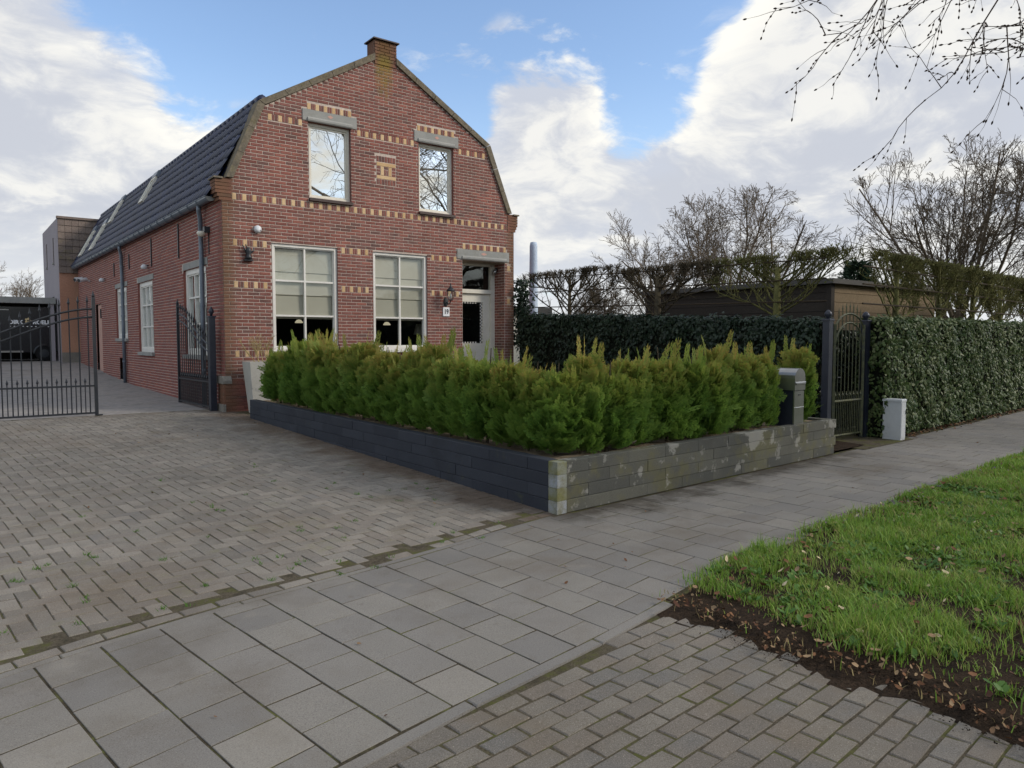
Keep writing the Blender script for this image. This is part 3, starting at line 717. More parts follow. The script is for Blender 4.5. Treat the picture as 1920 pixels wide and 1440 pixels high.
# lintels, with a chamfered lower lip and a faint painted lozenge
for k, (a, b_, z0, z1) in enumerate(LINT):
    m = MB().prism([(0, z0), (0, z1), (.10, z1), (.10, z0)], b_-a, lambda u, v, t: (a+t, 13.985+u, v))
    lt = hpart(m, 'lintel', 'lintel')
    oa, ob = (OPEN[0], OPEN[1], OPEN[4])[k][:2]
    m = MB().prism([(-.012, z0-.012), (-.026, z0+.01), (-.026, z0+.045), (.0, z0+.075), (.02, z0+.075), (.02, z0-.012)], ob-oa+.05, lambda u, v, t: (oa-.02+t, 13.985+u, v))
    o = hpart(m, 'lintel_lip', 'lintel')
    cx = (a+b_)/2; cz = (z0+z1)/2+.03; w = .09 if k == 2 else .06
    m = MB().add([(cx-w, 13.982, cz), (cx, 13.982, cz-.035), (cx+w, 13.982, cz), (cx, 13.982, cz+.035)], [(0, 1, 2, 3)])
    hpart(m, 'painted_lozenge', 'pink_print')
for k, (a, b_, z0, z1) in enumerate(SLINT):
    m = MB().box(sx(a)-.012, sx(a)+.08, a, b_, z0, z1); hpart(m, 'lintel', 'lintel')

# window builder in a local frame: u to the right, w into the wall, z up
def window(f, w, h, fr, bars_u, bars_z, frame_mat, glass, parent=house, deep=.07, bar=.03, sash=.0):
    root = MB()
    root.box(0, w, 0, 0, 0, 0) if False else None
    def bx(mb, u0, u1, d0, d1, z0, z1): 
        t = MB().box(u0, u1, d0, d1, z0, z1); mb.add([f(*p) for p in t.v], t.f)
    fm = MB()
    for (u0, u1, z0, z1) in ((0, fr, 0, h), (w-fr, w, 0, h), (fr, w-fr, 0, fr), (fr, w-fr, h-fr, h)): bx(fm, u0, u1, .0, deep, z0, z1)
    if sash:
        for (u0, u1, z0, z1) in ((fr, fr+sash, fr, h-fr), (w-fr-sash, w-fr, fr, h-fr), (fr+sash, w-fr-sash, fr, fr+sash), (fr+sash, w-fr-sash, h-fr-sash, h-fr)): bx(fm, u0, u1, .025, deep-.005, z0, z1)
    win = hpart(fm, 'window', frame_mat, parent)
    off = Matrix.Translation(HOUSE_OFF)
    us = [fr+sash] + list(bars_u) + [w-fr-sash]; zs = [fr+sash] + list(bars_z) + [h-fr-sash]
    def sub(mb, name, mt, kind=None):
        o = mb.build(name, mt, None, False, kind); o.parent = win; return o
    for u in bars_u:
        t = MB(); bx(t, u-bar/2, u+bar/2, .018, deep-.008, zs[0], zs[-1]); sub(t, 'glazing_bar', frame_mat)
    for z in bars_z:
        t = MB(); bx(t, us[0], us[-1], .021, deep-.01, z-bar/2, z+bar/2); sub(t, 'glazing_bar', frame_mat)
    for u0, u1 in zip(us[:-1], us[1:]):
        for z0, z1 in zip(zs[:-1], zs[1:]):
            t = MB(); d = deep*.6
            tl = rnd.uniform(-.0012, .0012)
            t.quad(f(u0, d+tl, z0), f(u1, d-tl, z0), f(u1, d-tl*.5, z1), f(u0, d+tl*.5, z1)); sub(t, 'pane', glass)
    return win
# front windows
for i in (0, 1):
    x0, x1, z0, z1 = OPEN[i]
    window(lambda u, d, z: (x0+u, 14.075+d, z0+z), x1-x0, z1-z0, .05, [], [], 'cream_paint', 'coated_glass', sash=.035)
    m = MB().bbox(x0-.01, x1+.02, 13.94, 14.09, z0-.06, z0-.002, .01); hpart(m, 'window_sill', 'sill_tile')
for i in (2, 3):
    x0, x1, z0, z1 = OPEN[i]; w = x1-x0
    wv = window(lambda u, d, z: (x0+u, 14.03+d, z0+z), w, z1-z0, .055, [w/2], [2.076-z0, 2.747-z0], 'white_paint', 'glass', bar=.034, sash=.02, deep=.09)
    bl = MB(); n = 3; zb = 2.02; zt = z1-.09
    for k in range(n):
        za = zb+(zt-zb)*k/n; zc = zb+(zt-zb)*(k+1)/n
        pts = [(za+.0, .0), (za+.015, -.018), (za+.2, -.010), (zc-.03, .0), (zc, .004)]
        for (p, q) in zip(pts[:-1], pts[1:]): bl.quad((x0+.07, 14.135+p[1], p[0]), (x1-.075, 14.135+p[1], p[0]), (x1-.075, 14.135+q[1], q[0]), (x0+.07, 14.135+q[1], q[0]))
    o = hpart(bl, 'blind', 'blind', smooth=False)
    m = MB().bbox(x0-.03, x1+.03, 13.93, 14.05, z0-.07, z0-.002, .01); hpart(m, 'window_sill', 'white_paint')
# reveals of the front openings (brick returned into the wall)
m = MB()
for i in (0, 1, 2, 3):
    x0, x1, z0, z1 = OPEN[i]; d = 14.16
    m.quad((x0, 14, z0), (x0, d, z0), (x0, d, z1), (x0, 14, z1)); m.quad((x1, d, z0), (x1, 14, z0), (x1, 14, z1), (x1, d, z1))
    m.quad((x0, 14, z1), (x0, d, z1), (x1, d, z1), (x1, 14, z1)); m.quad((x0, 14, z0), (x1, 14, z0), (x1, d, z0), (x0, d, z0))
hpart(m, 'reveal', 'brick')
# entrance recess with its own brickwork
x0, x1, z0, z1 = OPEN[4]; D = 14.50
m = MB(); m.quad((x0, 14.008, .2), (x0, D, .2), (x0, D, z1), (x0, 14.008, z1)); m.quad((x1, D, .2), (x1, 14.008, .2), (x1, 14.008, z1), (x1, D, z1)); m.quad((x0, 14.02, z1), (x0, D, z1), (x1, D, z1), (x1, 14.02, z1))
hpart(m, 'entrance_reveal', 'mortar')
m = MB()
for r in lay(14.01, D, .3, z1, []): brick_face(m, *r, lambda u, z, d: (x1-.006+d*.4, u, z))
hpart(m, 'entrance_brickwork', 'brick', kind='stuff')
door = MB()
for (a, b_, c, d, y0) in ((x0, x0+.14, .3, z1, D-.1), (x1-.12, x1, .3, z1, D-.1), (x0+.14, x1-.12, z1-.09, z1, D-.1), (x0+.14, x1-.12, 2.70, 2.79, D-.12)): door.box(a, b_, y0, D, c, d)
df = hpart(door, 'door_frame', 'cream_paint')
a, b_ = x0+.14, x1-.12
m = MB()
for (u0, u1, c, d) in ((a+.003, a+.11, .32, 2.697), (b_-.20, b_-.003, .32, 2.697), (a+.11, b_-.20, 2.50, 2.697), (a+.11, b_-.20, .32, 1.53)): m.box(u0, u1, D-.055, D-.005, c, d)
dr = hpart(m, 'door', 'cream_paint')
m = MB().quad((a+.11, D-.03, 1.53), (b_-.20, D-.03, 1.53), (b_-.20, D-.03, 2.50), (a+.11, D-.03, 2.50)); o = m.build('pane', 'glass'); o.parent = dr
m = MB(); u0, u1 = a+.11, b_-.20                           # checkered border of the door glass
n = 0
for k in range(26):
    z = 1.54+k*.037
    if k % 2: m.box(u1-.037, u1-.002, D-.034, D-.031, z, z+.037)
    else: m.box(u1-.072, u1-.037, D-.034, D-.031, z, z+.037)
for k in range(12):
    u = u0+k*.037
    if u+.037 > u1-.072: break
    for zz_ in (2.463, 1.532): m.box(u, u+.034, D-.034, D-.031, zz_ if k % 2 else zz_-.0, zz_+.034) if k % 2 else None
o = m.build('checker_border', 'white_paint'); o.parent = dr
m = MB().tube([(b_-.10, D-.06, 1.32), (b_-.10, D-.11, 1.32), (b_-.20, D-.11, 1.32)], .012, 8); o = m.build('door_handle', 'steel'); o.parent = dr
m = MB().quad((a, D-.05, 2.79), (b_, D-.05, 2.79), (b_, D-.05, z1-.09), (a, D-.05, z1-.09)); o = m.build('transom_pane', 'glass'); o.parent = df
# rooms behind the front openings: dark boxes with a back wall
m = MB()
def room(xa, xb, za, zb, ya=14.10, yb=17.0):
    m.quad((xa, yb, za), (xb, yb, za), (xb, yb, zb), (xa, yb, zb)); m.quad((xa, ya, za), (xa, yb, za), (xa, yb, zb), (xa, ya, zb)); m.quad((xb, ya, za), (xb, yb, za), (xb, yb, zb), (xb, ya, zb))
    m.quad((xa, ya, za), (xb, ya, za), (xb, yb, za), (xa, yb, za)); m.quad((xa, ya, zb), (xb, ya, zb), (xb, yb, zb), (xa, yb, zb))
room(4.4, 8.9, .4, 3.5, 14.22); room(5.3, 7.2, 4.1, 5.9, 14.17); room(7.8, 9.5, 4.1, 5.9, 14.17); room(9.25, 10.5, .3, 3.46, 14.51, 17)
hpart(m, 'interior', 'interior')
# side windows
for (a, b_, z0, z1) in SOPEN:
    w = b_-a
    window(lambda u, d, z: (sx(b_-u)+.05+d, b_-u, z0+z), w, z1-z0, .10, [w*.36, w*.64], [(z1-z0)*.36, (z1-z0)*.67], 'white_paint', 'side_glass', bar=.035, sash=.03, deep=.10)
    m = MB().bbox(sx(a)-.06, sx(a)+.06, a-.05, b_+.05, z0-.085, z0-.003, .01); hpart(m, 'window_sill', 'lintel')
    m = MB(); m.quad((4.5, a-.3, .6), (4.5, b_+.3, .6), (4.5, b_+.3, 3.4), (4.5, a-.3, 3.4)); hpart(m, 'interior', 'interior')
    m = MB(); xo = sx(a)
    m.quad((sx(b_), b_, z0), (sx(b_)+.17, b_, z0), (sx(b_)+.17, b_, z1), (sx(b_), b_, z1)); m.quad((sx(a), a, z0), (sx(a)+.17, a, z0), (sx(a)+.17, a, z1), (sx(a), a, z1)); m.quad((sx(a), a, z1), (sx(b_), b_, z1), (sx(b_)+.17, b_, z1), (sx(a)+.17, a, z1))
    hpart(m, 'reveal', 'side_brick')
# side door, cellar hatch and letter niche
a, b_, z0, z1 = SDOOR
m = MB().box(sx(a)+.06, sx(a)+.12, a, b_, z0, z1); dd = hpart(m, 'side_door', 'pink_door')
m = MB()
for k in range(6):
    u = a+.06+k*(b_-a-.12)/6; m.box(sx(a)+.05, sx(a)+.062, u+.006, u+(b_-a-.12)/6-.006, z0+.08, z1-.5)
m.box(sx(a)+.05, sx(a)+.062, a+.06, b_-.06, z1-.12, z1-.05)
o = m.build('door_boards', 'pink_door'); o.parent = dd
m = MB().box(sx(a)+.05, sx(a)+.061, a+.4, b_-.4, z1-.45, z1-.15); o = m.build('pane', 'interior'); o.parent = dd
a, b_, z0, z1 = SVENT
m = MB().box(sx(a)+.09, sx(a)+.13, a, b_, z0, z1); hpart(m, 'cellar_hatch', 'concrete_pot')
a, b_, z0, z1 = SNICHE
m = MB().box(sx(a)+.08, sx(a)+.12, a, b_, z0, z1); hpart(m, 'wall_niche', 'sill_tile')
# wall anchors
for y, za, zb in ((17.16, 3.37, 4.10), (19.83, 3.40, 4.08), (22.6, 3.55, 3.95), (24.9, 3.5, 3.9)):
    yy, z1 = SP(y, zb); z0 = SP(y, za)[1]
    m = MB().box(sx(yy)-.025, sx(yy)+.01, yy-.022, yy+.022, z0, z1); hpart(m, 'wall_anchor', 'dark_metal')
# plinth at the street corner
m = MB()
for r in lay(4.03, 4.72, .29, .84, []): brick_face(m, *r, lambda u, z, d: (u, 13.955+d, z))
m.box(4.015, 4.72, 13.962, 14.02, .2, .845)
for r in lay(13.965, 14.34, .29, .84, []): brick_face(m, *r, lambda u, z, d: (4.008+d, u, z))
m.box(4.014, 4.06, 13.965, 14.34, .2, .845)
hpart(m, 'plinth', 'brick')
m = MB().prism([(13.945, .80), (13.945, .85), (13.995, .94), (14.36, .94), (14.36, .80)], .16, lambda u, v, t: (3.99+t, u, v)); hpart(m, 'plinth_stone', 'stone_plinth')
m = MB().prism([(13.945, .25), (13.945, .42), (14.36, .42), (14.36, .25)], .05, lambda u, v, t: (3.985+t, u, v)); hpart(m, 'plinth_stone', 'stone_plinth')

# gutter and downpipes
gy0, gy1 = 14.28, YE
m = MB(); n = 8; prof = [(math.cos(math.pi+math.pi*k/n)*.085, math.sin(math.pi+math.pi*k/n)*.085) for k in range(n+1)]
for (u, v), (u2, v2) in zip(prof[:-1], prof[1:]):
    m.quad((3.93+u+sx(gy0)-XL, gy0, 4.235+v), (3.93+u2+sx(gy0)-XL, gy0, 4.235+v2), (3.93+u2+sx(gy1)-XL, gy1, 4.235+v2), (3.93+u+sx(gy1)-XL, gy1, 4.235+v))
gut = hpart(m, 'gutter', 'zinc', smooth=True)
m = MB().tube([(3.845, gy0, 4.238), (3.845+sx(gy1)-XL, gy1, 4.238)], .012, 6); o = m.build('gutter_bead', 'zinc'); o.parent = gut
m = MB().add([(3.93+u, gy0-.002, 4.235+v) for u, v in prof], [tuple(range(n+1))]); o = m.build('gutter_end', 'lintel'); o.parent = gut
y = 14.9
while y < YE:
    m = MB(); dx = sx(y)-XL
    m.tube([(3.93+u*1.06+dx, y, 4.235+v*1.06) for u, v in prof], .010, 4); o = m.build('gutter_bracket', 'zinc'); o.parent = gut; y += .62
for y in (15.17, 23.35):
    yy = SP(y, 3)[0]; xo = sx(yy)
    m = MB().tube([(3.93+xo-XL, yy-.12, 4.17), (3.93+xo-XL, yy-.10, 4.08), (xo-.07, yy, 3.93), (xo-.065, yy, 3.4), (xo-.065, yy, 2.0), (xo-.065, yy, .3)], .045, 10); dp = hpart(m, 'downpipe', 'zinc', smooth=True)
    for z in (3.6, 2.25, 1.0):
        t = MB().tube([(xo-.065, yy, z), (xo-.065, yy, z+.04)], .054, 10); o = t.build('pipe_clip', 'zinc'); o.parent = dp

# ------------------------------------------------------------------ roof with pantiles on the visible slope
EA, KN = Vector((3.90, 0, 4.25)), Vector((4.90, 0, 6.16))
sl = (KN-EA); slen = sl.length; su = sl.normalized(); nn = Vector((-su.z, 0, su.x))
m = MB()
dxe = sx(YE)-XL
for (p, q) in ((EA, KN), (KN, Vector((7.39, 0, 7.42))), (Vector((7.39, 0, 7.42)), Vector((9.88, 0, 6.16))), (Vector((9.88, 0, 6.16)), Vector((10.85, 0, 4.25)))):
    o = nn*-.04 if p is EA else Vector((0, 0, -.03))
    m.quad((p.x+o.x, 14.2, p.z+o.z), (q.x+o.x, 14.2, q.z+o.z), (q.x+o.x+dxe, YE, q.z+o.z), (p.x+o.x+dxe, YE, p.z+o.z))
roof = hpart(m, 'roof', 'roof_tile')
rows = 8; rl = slen/rows; tw = .245
def tile_mesh(w=tw, L=rl+.07):
    mb = MB(); k = 6; vs = []
    for s_ in (0, 1):
        for i in range(k+1):
            t = i/k; hgt = .012+.032*(0.5-0.5*math.cos(2*math.pi*min(1, t*1.15))) if t < .87 else .012
            base = su*(s_*L) + nn*(hgt + (1-s_)*.030)
            vs.append((base.x, t*w*1.06, base.z))
    vs += [(vs[i][0]-nn.x*.022, vs[i][1], vs[i][2]-nn.z*.022) for i in range(k+1)]
    mb.add(vs, [(i, k+1+i, k+2+i, i+1) for i in range(k)] + [(2*k+2+i, i, i+1, 2*k+3+i) for i in range(k)])
    return mb
tm = tile_mesh(); tme = tm.mesh('roof_tile', 'roof_tile', True)
SKY = [((22.25, 22.82), 5.33, 6.04), ((27.27, 28.05), 5.41, 6.15), ((28.36, 29.12), 4.60, 5.50), ((30.83, 31.88), 4.61, 5.54)]
place = []
y = 14.22
while y < YE-.1:
    for r in range(rows): place.append((y, r))
    y += tw
place.sort(key=lambda t: t[0]+t[1]*.12)
rest = MB()
for i, (y, r) in enumerate(place):
    p = EA + su*(r*rl-.02); dx = sx(y)-XL
    loc = Vector((p.x+dx+rnd.uniform(-.004, .004), y, p.z+rnd.uniform(-.003, .003)))
    if i < 300:
        o = obj('roof_tile', tme, roof, loc)
    else: rest.add([(v[0]+loc.x, v[1]+loc.y, v[2]+loc.z) for v in tm.v], tm.f)
rest.build('far_roof_tiles', 'roof_tile', roof, smooth=True, kind='stuff')
m = MB(); y = 14.2                                          # rolled tiles along the break of the roof
while y < YE:
    dx = sx(y)-XL
    o = MB().tube([(KN.x+dx, y, KN.z-.01), (KN.x+dx, y+.30, KN.z+.012)], [.085, .075], 8); m.add(o.v, o.f); y += .29
o = m.build('break_tiles', 'roof_tile', roof, smooth=True, kind='stuff')
for k, (yy, za, zb) in enumerate(SKY):
    y0 = SP(yy[0], 5)[0]; w = .55 if k < 2 else .66
    za, zb = 1.6+(za-1.6)*sk(y0), 1.6+(zb-1.6)*sk(y0)
    ta, tb = (za-EA.z)/su.z, (zb-EA.z)/su.z; dx = sx(y0)-XL
    def fsk(t, u, h): p = EA + su*t + nn*h; return (p.x+dx, y0+u, p.z)
    def sbx(mb, t0, t1, u0, u1, h0, h1):
        b_ = MB().box(t0, t1, u0, u1, h0, h1); mb.add([fsk(*p) for p in b_.v], b_.f)
    fm = MB()
    for q in ((ta, tb, 0, .06), (ta, tb, w-.06, w), (ta, ta+.07, .06, w-.06), (tb-.07, tb, .06, w-.06)): sbx(fm, *q, .02, .11)
    o = hpart(fm, 'skylight', 'cream_paint')
    t = MB(); sbx(t, tb, tb+.18, -.03, w+.03, .03, .12); q = t.build('hood', 'zinc'); q.parent = o
    t = MB(); t.quad(fsk(ta+.07, .06, .09), fsk(ta+.07, w-.06, .09), fsk(tb-.07, w-.06, .09), fsk(tb-.07, .06, .09)); q = t.build('pane', 'coated_glass'); q.parent = o
    t = MB(); t.quad(fsk(ta+.02, .02, .03), fsk(ta+.02, w-.02, .03), fsk(tb-.02, w-.02, .03), fsk(tb-.02, .02, .03)); q = t.build('pane_back', 'white_paint'); q.parent = o

# ------------------------------------------------------------------ small things fixed to the house
def text_mesh(s, size, mat, bold=.0, align='CENTER'):
    cu = bpy.data.curves.new('lettering', 'FONT'); cu.body = s; cu.size = size; cu.align_x = align; cu.align_y = 'CENTER'; cu.offset = bold; cu.extrude = .001; cu.resolution_u = 3
    ob = bpy.data.objects.new('lettering', cu); col.objects.link(ob); bpy.context.view_layer.update()
    me = bpy.data.meshes.new_from_object(ob.evaluated_get(bpy.context.evaluated_depsgraph_get())); bpy.data.objects.remove(ob); bpy.data.curves.remove(cu)
    me.materials.clear(); me.materials.append(MATS[mat]); return me
r = empty('house_number_plate', (8.834, 13.993, 2.13), 'white house number plate reading 19 below the lantern', 'number plate')
MB().bbox(-.085, .085, -.10, .10, 0, .012, .004).warp(lambda x, y, z: (x, -z, y+.10)).build('plate', 'white_print', r)
o = obj('lettering', text_mesh('19', .15, 'black_print', .003), r, (0, -.016, .10)); o.rotation_euler = (R(90), 0, 0); o.scale = (.8, 1, 1)
r = empty('wall_lantern', (8.834, 14.0, 2.40), 'black coach lantern on a bracket between window and front door', 'lantern')
MB().lathe([(.0, 0), (.075, .0), (.06, .03), (.0, .035)], (0, 0, 0), 12, 'y').warp(lambda x, y, z: (x*.8, -y, z*1.5+.05)).build('wall_plate', 'dark_metal', r)
MB().tube([(0, -.02, .05), (0, -.10, .0), (0, -.17, .02), (0, -.20, .07)], .011, 6).build('bracket', 'dark_metal', r)
MB().lathe([(.03, .07), (.055, .085), (.05, .095)], (0, -.2, 0), 8).build('lamp_base', 'dark_metal', r)
lg = MB().lathe([(.046, .10), (.072, .20), (.075, .27)], (0, -.2, 0), 8).build('lamp_glass', 'glass', r)
m = MB()
for k in range(8):
    t = 2*math.pi*k/8; c_, s_ = math.cos(t), math.sin(t)
    m.tube([(c_*.05, -.2+s_*.05, .095), (c_*.076, -.2+s_*.076, .20), (c_*.08, -.2+s_*.08, .28)], .004, 4)
m.build('cage', 'dark_metal', r)
MB().lathe([(.10, .275), (.092, .30), (.05, .345), (.03, .36), (.022, .385), (.012, .40), (.02, .42), (.004, .46)], (0, -.2, 0), 10).build('lamp_roof', 'dark_metal', r, True)
MB().lathe([(.0, .11), (.018, .13), (.02, .2), (.0, .23)], (0, -.2, 0), 8).build('bulb', 'white_plastic', r, True)
r = empty('alarm_siren', (4.686, 14.0, 3.67), 'white domed alarm siren high on the brick front', 'alarm')
MB().lathe([(.072, 0), (.072, -.04), (.062, -.065), (.036, -.08), (.0, -.084)], (0, 0, 0), 14, 'y').build('dome', 'white_plastic', r, True)
MB().bbox(.02, .05, -.075, -.05, -.035, -.01, .004).build('lens', 'dark_metal', r)
r = empty('iron_ornament', (4.50, 14.0, 3.10), 'dark iron wall ornament under the yellow band by the corner', 'ornament')
m = MB().lathe([(.0, .0), (.07, .01), (.055, .05), (.04, .09), (.06, .14), (.05, .19), (.025, .22), (.0, .225)], (0, -.05, 0), 8); m.build('figure', 'dark_metal', r, True)
m = MB().tube([(.04, -.05, .12), (.09, -.06, .16), (.105, -.05, .22)], [.02, .015, .01], 6).tube([(-.04, -.05, .14), (-.08, -.06, .20), (-.105, -.05, .26)], [.02, .015, .01], 6).tube([(-.02, -.05, .2), (-.05, -.05, .27)], .012, 5); m.build('arms', 'dark_metal', r)
MB().box(-.08, .08, -.07, 0, -.03, 0).build('shelf', 'dark_metal', r)
r = empty('door_spotlight', (10.462, 14.29, 3.28), 'small silver spotlight inside the front door recess', 'spotlight')
MB().lathe([(.02, 0), (.045, -.02), (.05, -.12), (.0, -.12)], (-.06, 0, 0), 10).warp(lambda x, y, z: (x+z*.25, y, z)).build('head', 'steel', r, True)
MB().box(-.06, 0, -.015, .015, -.02, .03).build('bracket', 'dark_metal', r)
yy = SP(14.84, 3.7)[0]
r = empty('corner_floodlight', (sx(yy), yy, 3.66), 'black floodlight with pale lamp beside the front downpipe', 'floodlight')
MB().box(-.10, 0, -.06, .06, -.02, .09).build('housing', 'dark_metal', r)
MB().lathe([(.0, -.10), (.06, -.085), (.085, -.03), (.06, .0), (.0, .01)], (-.14, .02, .0), 10).build('lamp_head', 'cream_paint', r, True)
MB().tube([(-.01, .0, -.02), (-.012, .0, -.42)], .01, 5).build('cable', 'dark_metal', r)
for k, (y, z) in enumerate(((20.2, 3.42), (26.5, 3.5))):
    yy, z_ = SP(y, z)
    r = empty('wall_lamp', (sx(yy), yy, z_), ('small pale wall lamp above the middle side window', 'small pale wall lamp high above the pink side door')[k], 'wall lamp', 'small lamps on the side wall')
    MB().lathe([(.0, -.06), (.07, -.05), (.08, .0), (.04, .05), (.0, .06)], (-.10, 0, 0), 10).build('shade', 'white_plastic', r, True)
    MB().box(-.08, 0, -.012, .012, .02, .045).build('arm', 'dark_metal', r)
for k, (y, z) in enumerate(((30.6, 3.75), (29.6, 3.66))):
    yy, z_ = SP(y, z)
    r = empty('security_camera', (sx(yy), yy, z_), ('white security camera at the far end of the side wall', 'white security camera with dark hood facing the yard gate')[k], 'camera', 'security cameras on the side wall')
    MB().tube([(-.34, -.10, .0), (-.10, .02, .06)], [.07, .06], 8).build('body', 'white_plastic', r)
    MB().tube([(-.36, -.11, -.005), (-.34, -.10, .0)], [.055, .055], 8).build('lens', 'dark_metal', r)
    MB().tube([(0, 0, .0), (-.15, .0, .05)], .02, 6).build('bracket', 'white_plastic', r)
# things on the sill inside the front rooms
for k, (x, z) in enumerate(((5.93, 1.98), (8.0, 1.96))):
    r = empty('pendant_lamp', (x, 15.2, z), ('glowing pendant lamp inside the left front window', 'glowing pendant lamp inside the right front window')[k], 'lamp', 'pendant lamps in the front room')
    MB().lathe([(.0, .06), (.045, .05), (.085, .0), (.08, -.015), (.0, -.015)], (0, 0, 0), 12).build('lamp_shade', 'lamp_glow', r, True)
    MB().tube([(0, 0, .07), (0, 0, 1.3)], .006, 5).build('cord', 'dark_metal', r)
for k, x in enumerate((5.12, 8.62)):
    r = empty('table_lamp', (x, 14.75, 1.45), ('table lamp with pale shade at the left edge of the left front window', 'table lamp with pale shade in the right front window')[k], 'lamp', 'table lamps in the front room')
    MB().lathe([(.16, .28), (.10, .52)], (0, 0, 0), 12).build('lamp_shade', 'blind', r)
    MB().lathe([(.07, 0), (.08, .08), (.03, .2), (.015, .3)], (0, 0, 0), 10).build('lamp_foot', 'dark_metal', r)

# ------------------------------------------------------------------ raised planter of stacked blocks
PA, PB, PC = Vector((4.39, 5.07, 0)), Vector((9.95, 5.49, 0)), Vector((4.13, 12.90, 0))
planter = empty('block_planter', PA, 'low planter wall of stacked concrete blocks, driveway side coloured as shaded', 'planter')
def blocks(a, b_, inward, mat, top0, slope, start=.125, label=None):
    d = (b_-a); L = d.length; d.normalize(); nrm = inward.normalized()
    for k in range(4):
        u = start - (k % 2)*.30
        while u < L-.02:
            u0, u1 = max(u, start), min(u+.6, L)
            if u1-u0 > .06:
                m = MB(); t0 = top0+slope*u0-(3-k)*.122; t1 = top0+slope*u1-(3-k)*.122; e = .002; o = rnd.uniform(-.003, .003); bb = .005
                c = []
                for (uu, tt) in ((u0+e, t0), (u1-e, t1)):
                    for (w, h) in ((o+bb, -.120), (o, -.115), (o, -bb), (o+bb, 0), (.12, 0), (.12, -.120)):
                        p = a+d*uu+nrm*w; c.append((p.x-PA.x, p.y-PA.y, tt+h-.001))
                m.add(c, [(0, 1, 7, 6), (1, 2, 8, 7), (2, 3, 9, 8), (3, 4, 10, 9), (4, 5, 11, 10), (5, 0, 6, 11), (5, 4, 3, 2, 1, 0), (6, 7, 8, 9, 10, 11)])
                m.build('block', mat, planter)
            u += .6
blocks(PA, PC, Vector((1, .03, 0)), 'block_shaded', .488, .011)
blocks(PA, PB, Vector((-.075, 1, 0)), 'block_front', .488, 0)
PB2 = PB + Vector((-.06, .75, 0))
blocks(PB, PB2, Vector((-1, -.07, 0)), 'block_front', .488, 0)
df_ = (PB-PA).normalized(); dl_ = (PC-PA).normalized()
for k in range(4):
    z = .488-(3-k)*.122
    m = MB().bbox(0, .123, 0, .123, z-.120, z-.001, .005).warp(lambda x, y, z_: (df_.x*(x-.003)+dl_.x*(y-.003), df_.y*(x-.003)+dl_.y*(y-.003), z_)); m.build('corner_block', 'block_corner', planter)
m = MB(); nn_ = 26                                       # soil filling, uneven
for i in range(nn_):
    for (A, Bv, inw) in ((PA, PC, Vector((1, .03, 0))), (PA, PB, Vector((-.075, 1, 0)))):
        s0_ = .028 if Bv is PC else .032; t0, t1 = s0_+(1-s0_)*i/nn_, s0_+(1-s0_)*(i+1)/nn_; a_, b2 = A.lerp(Bv, t0), A.lerp(Bv, t1)
        z0, z1 = .455+(.086*t0 if A is PA and Bv is PC else 0), .455+(.086*t1 if Bv is PC else 0)
        for w0, w1 in ((.10, .3), (.3, .55), (.55, .85)):
            q = lambda p, w, z: (p.x+inw.x*w-PA.x, p.y+inw.y*w-PA.y, z+.018*math.sin(p.x*5+w*9)*math.cos(p.y*6)-(.05 if w > .8 else 0))
            m.quad(q(a_, w0, z0), q(b2, w0, z1), q(b2, w1, z1), q(a_, w1, z0))
m.build('planter_soil', 'sand_soil', planter, True)

# ------------------------------------------------------------------ thuja plants
def spray_template(rg, L=1.0):
    """flat fan of scale-leaved twigs in the x-y plane"""
    V = []; F = []
    def strip(p, d, l, w):
        nrm = np.array([-d[1], d[0]]); b = len(V); q = p+d*l
        for s_, ww in ((p, w), (p+d*l*.5, w*1.15), (q, w*.35)):
            for sg in (-1, 1):
                V.append((*(s_+nrm*ww*sg/2), 0.0))
        F.append((b, b+2, b+3, b+1)); F.append((b+2, b+4, b+5, b+3))
    ax = np.array([1., 0]); strip(np.zeros(2), ax, L, .048)
    for k in range(6):
        t = .15+.13*k
        for sg in (-1, 1):
            a = math.radians(44+rg.uniform(-8, 8))*sg; d = np.array([math.cos(a), math.sin(a)]); l = (.46-.045*k)*rg.uniform(.8, 1.15); p = ax*(t+rg.uniform(-.03, .03))
            strip(p, d, l, .046)
            for j in (.4, .72):
                for s2 in (-1, 1):
                    a2 = a+s2*math.radians(38); strip(p+d*l*j, np.array([math.cos(a2), math.sin(a2)]), l*.36, .042)
    V = np.array(V); V[:, 2] = -.12*(V[:, 0]**2) + .05*np.sin(V[:, 1]*6)
    return V, np.array(F)
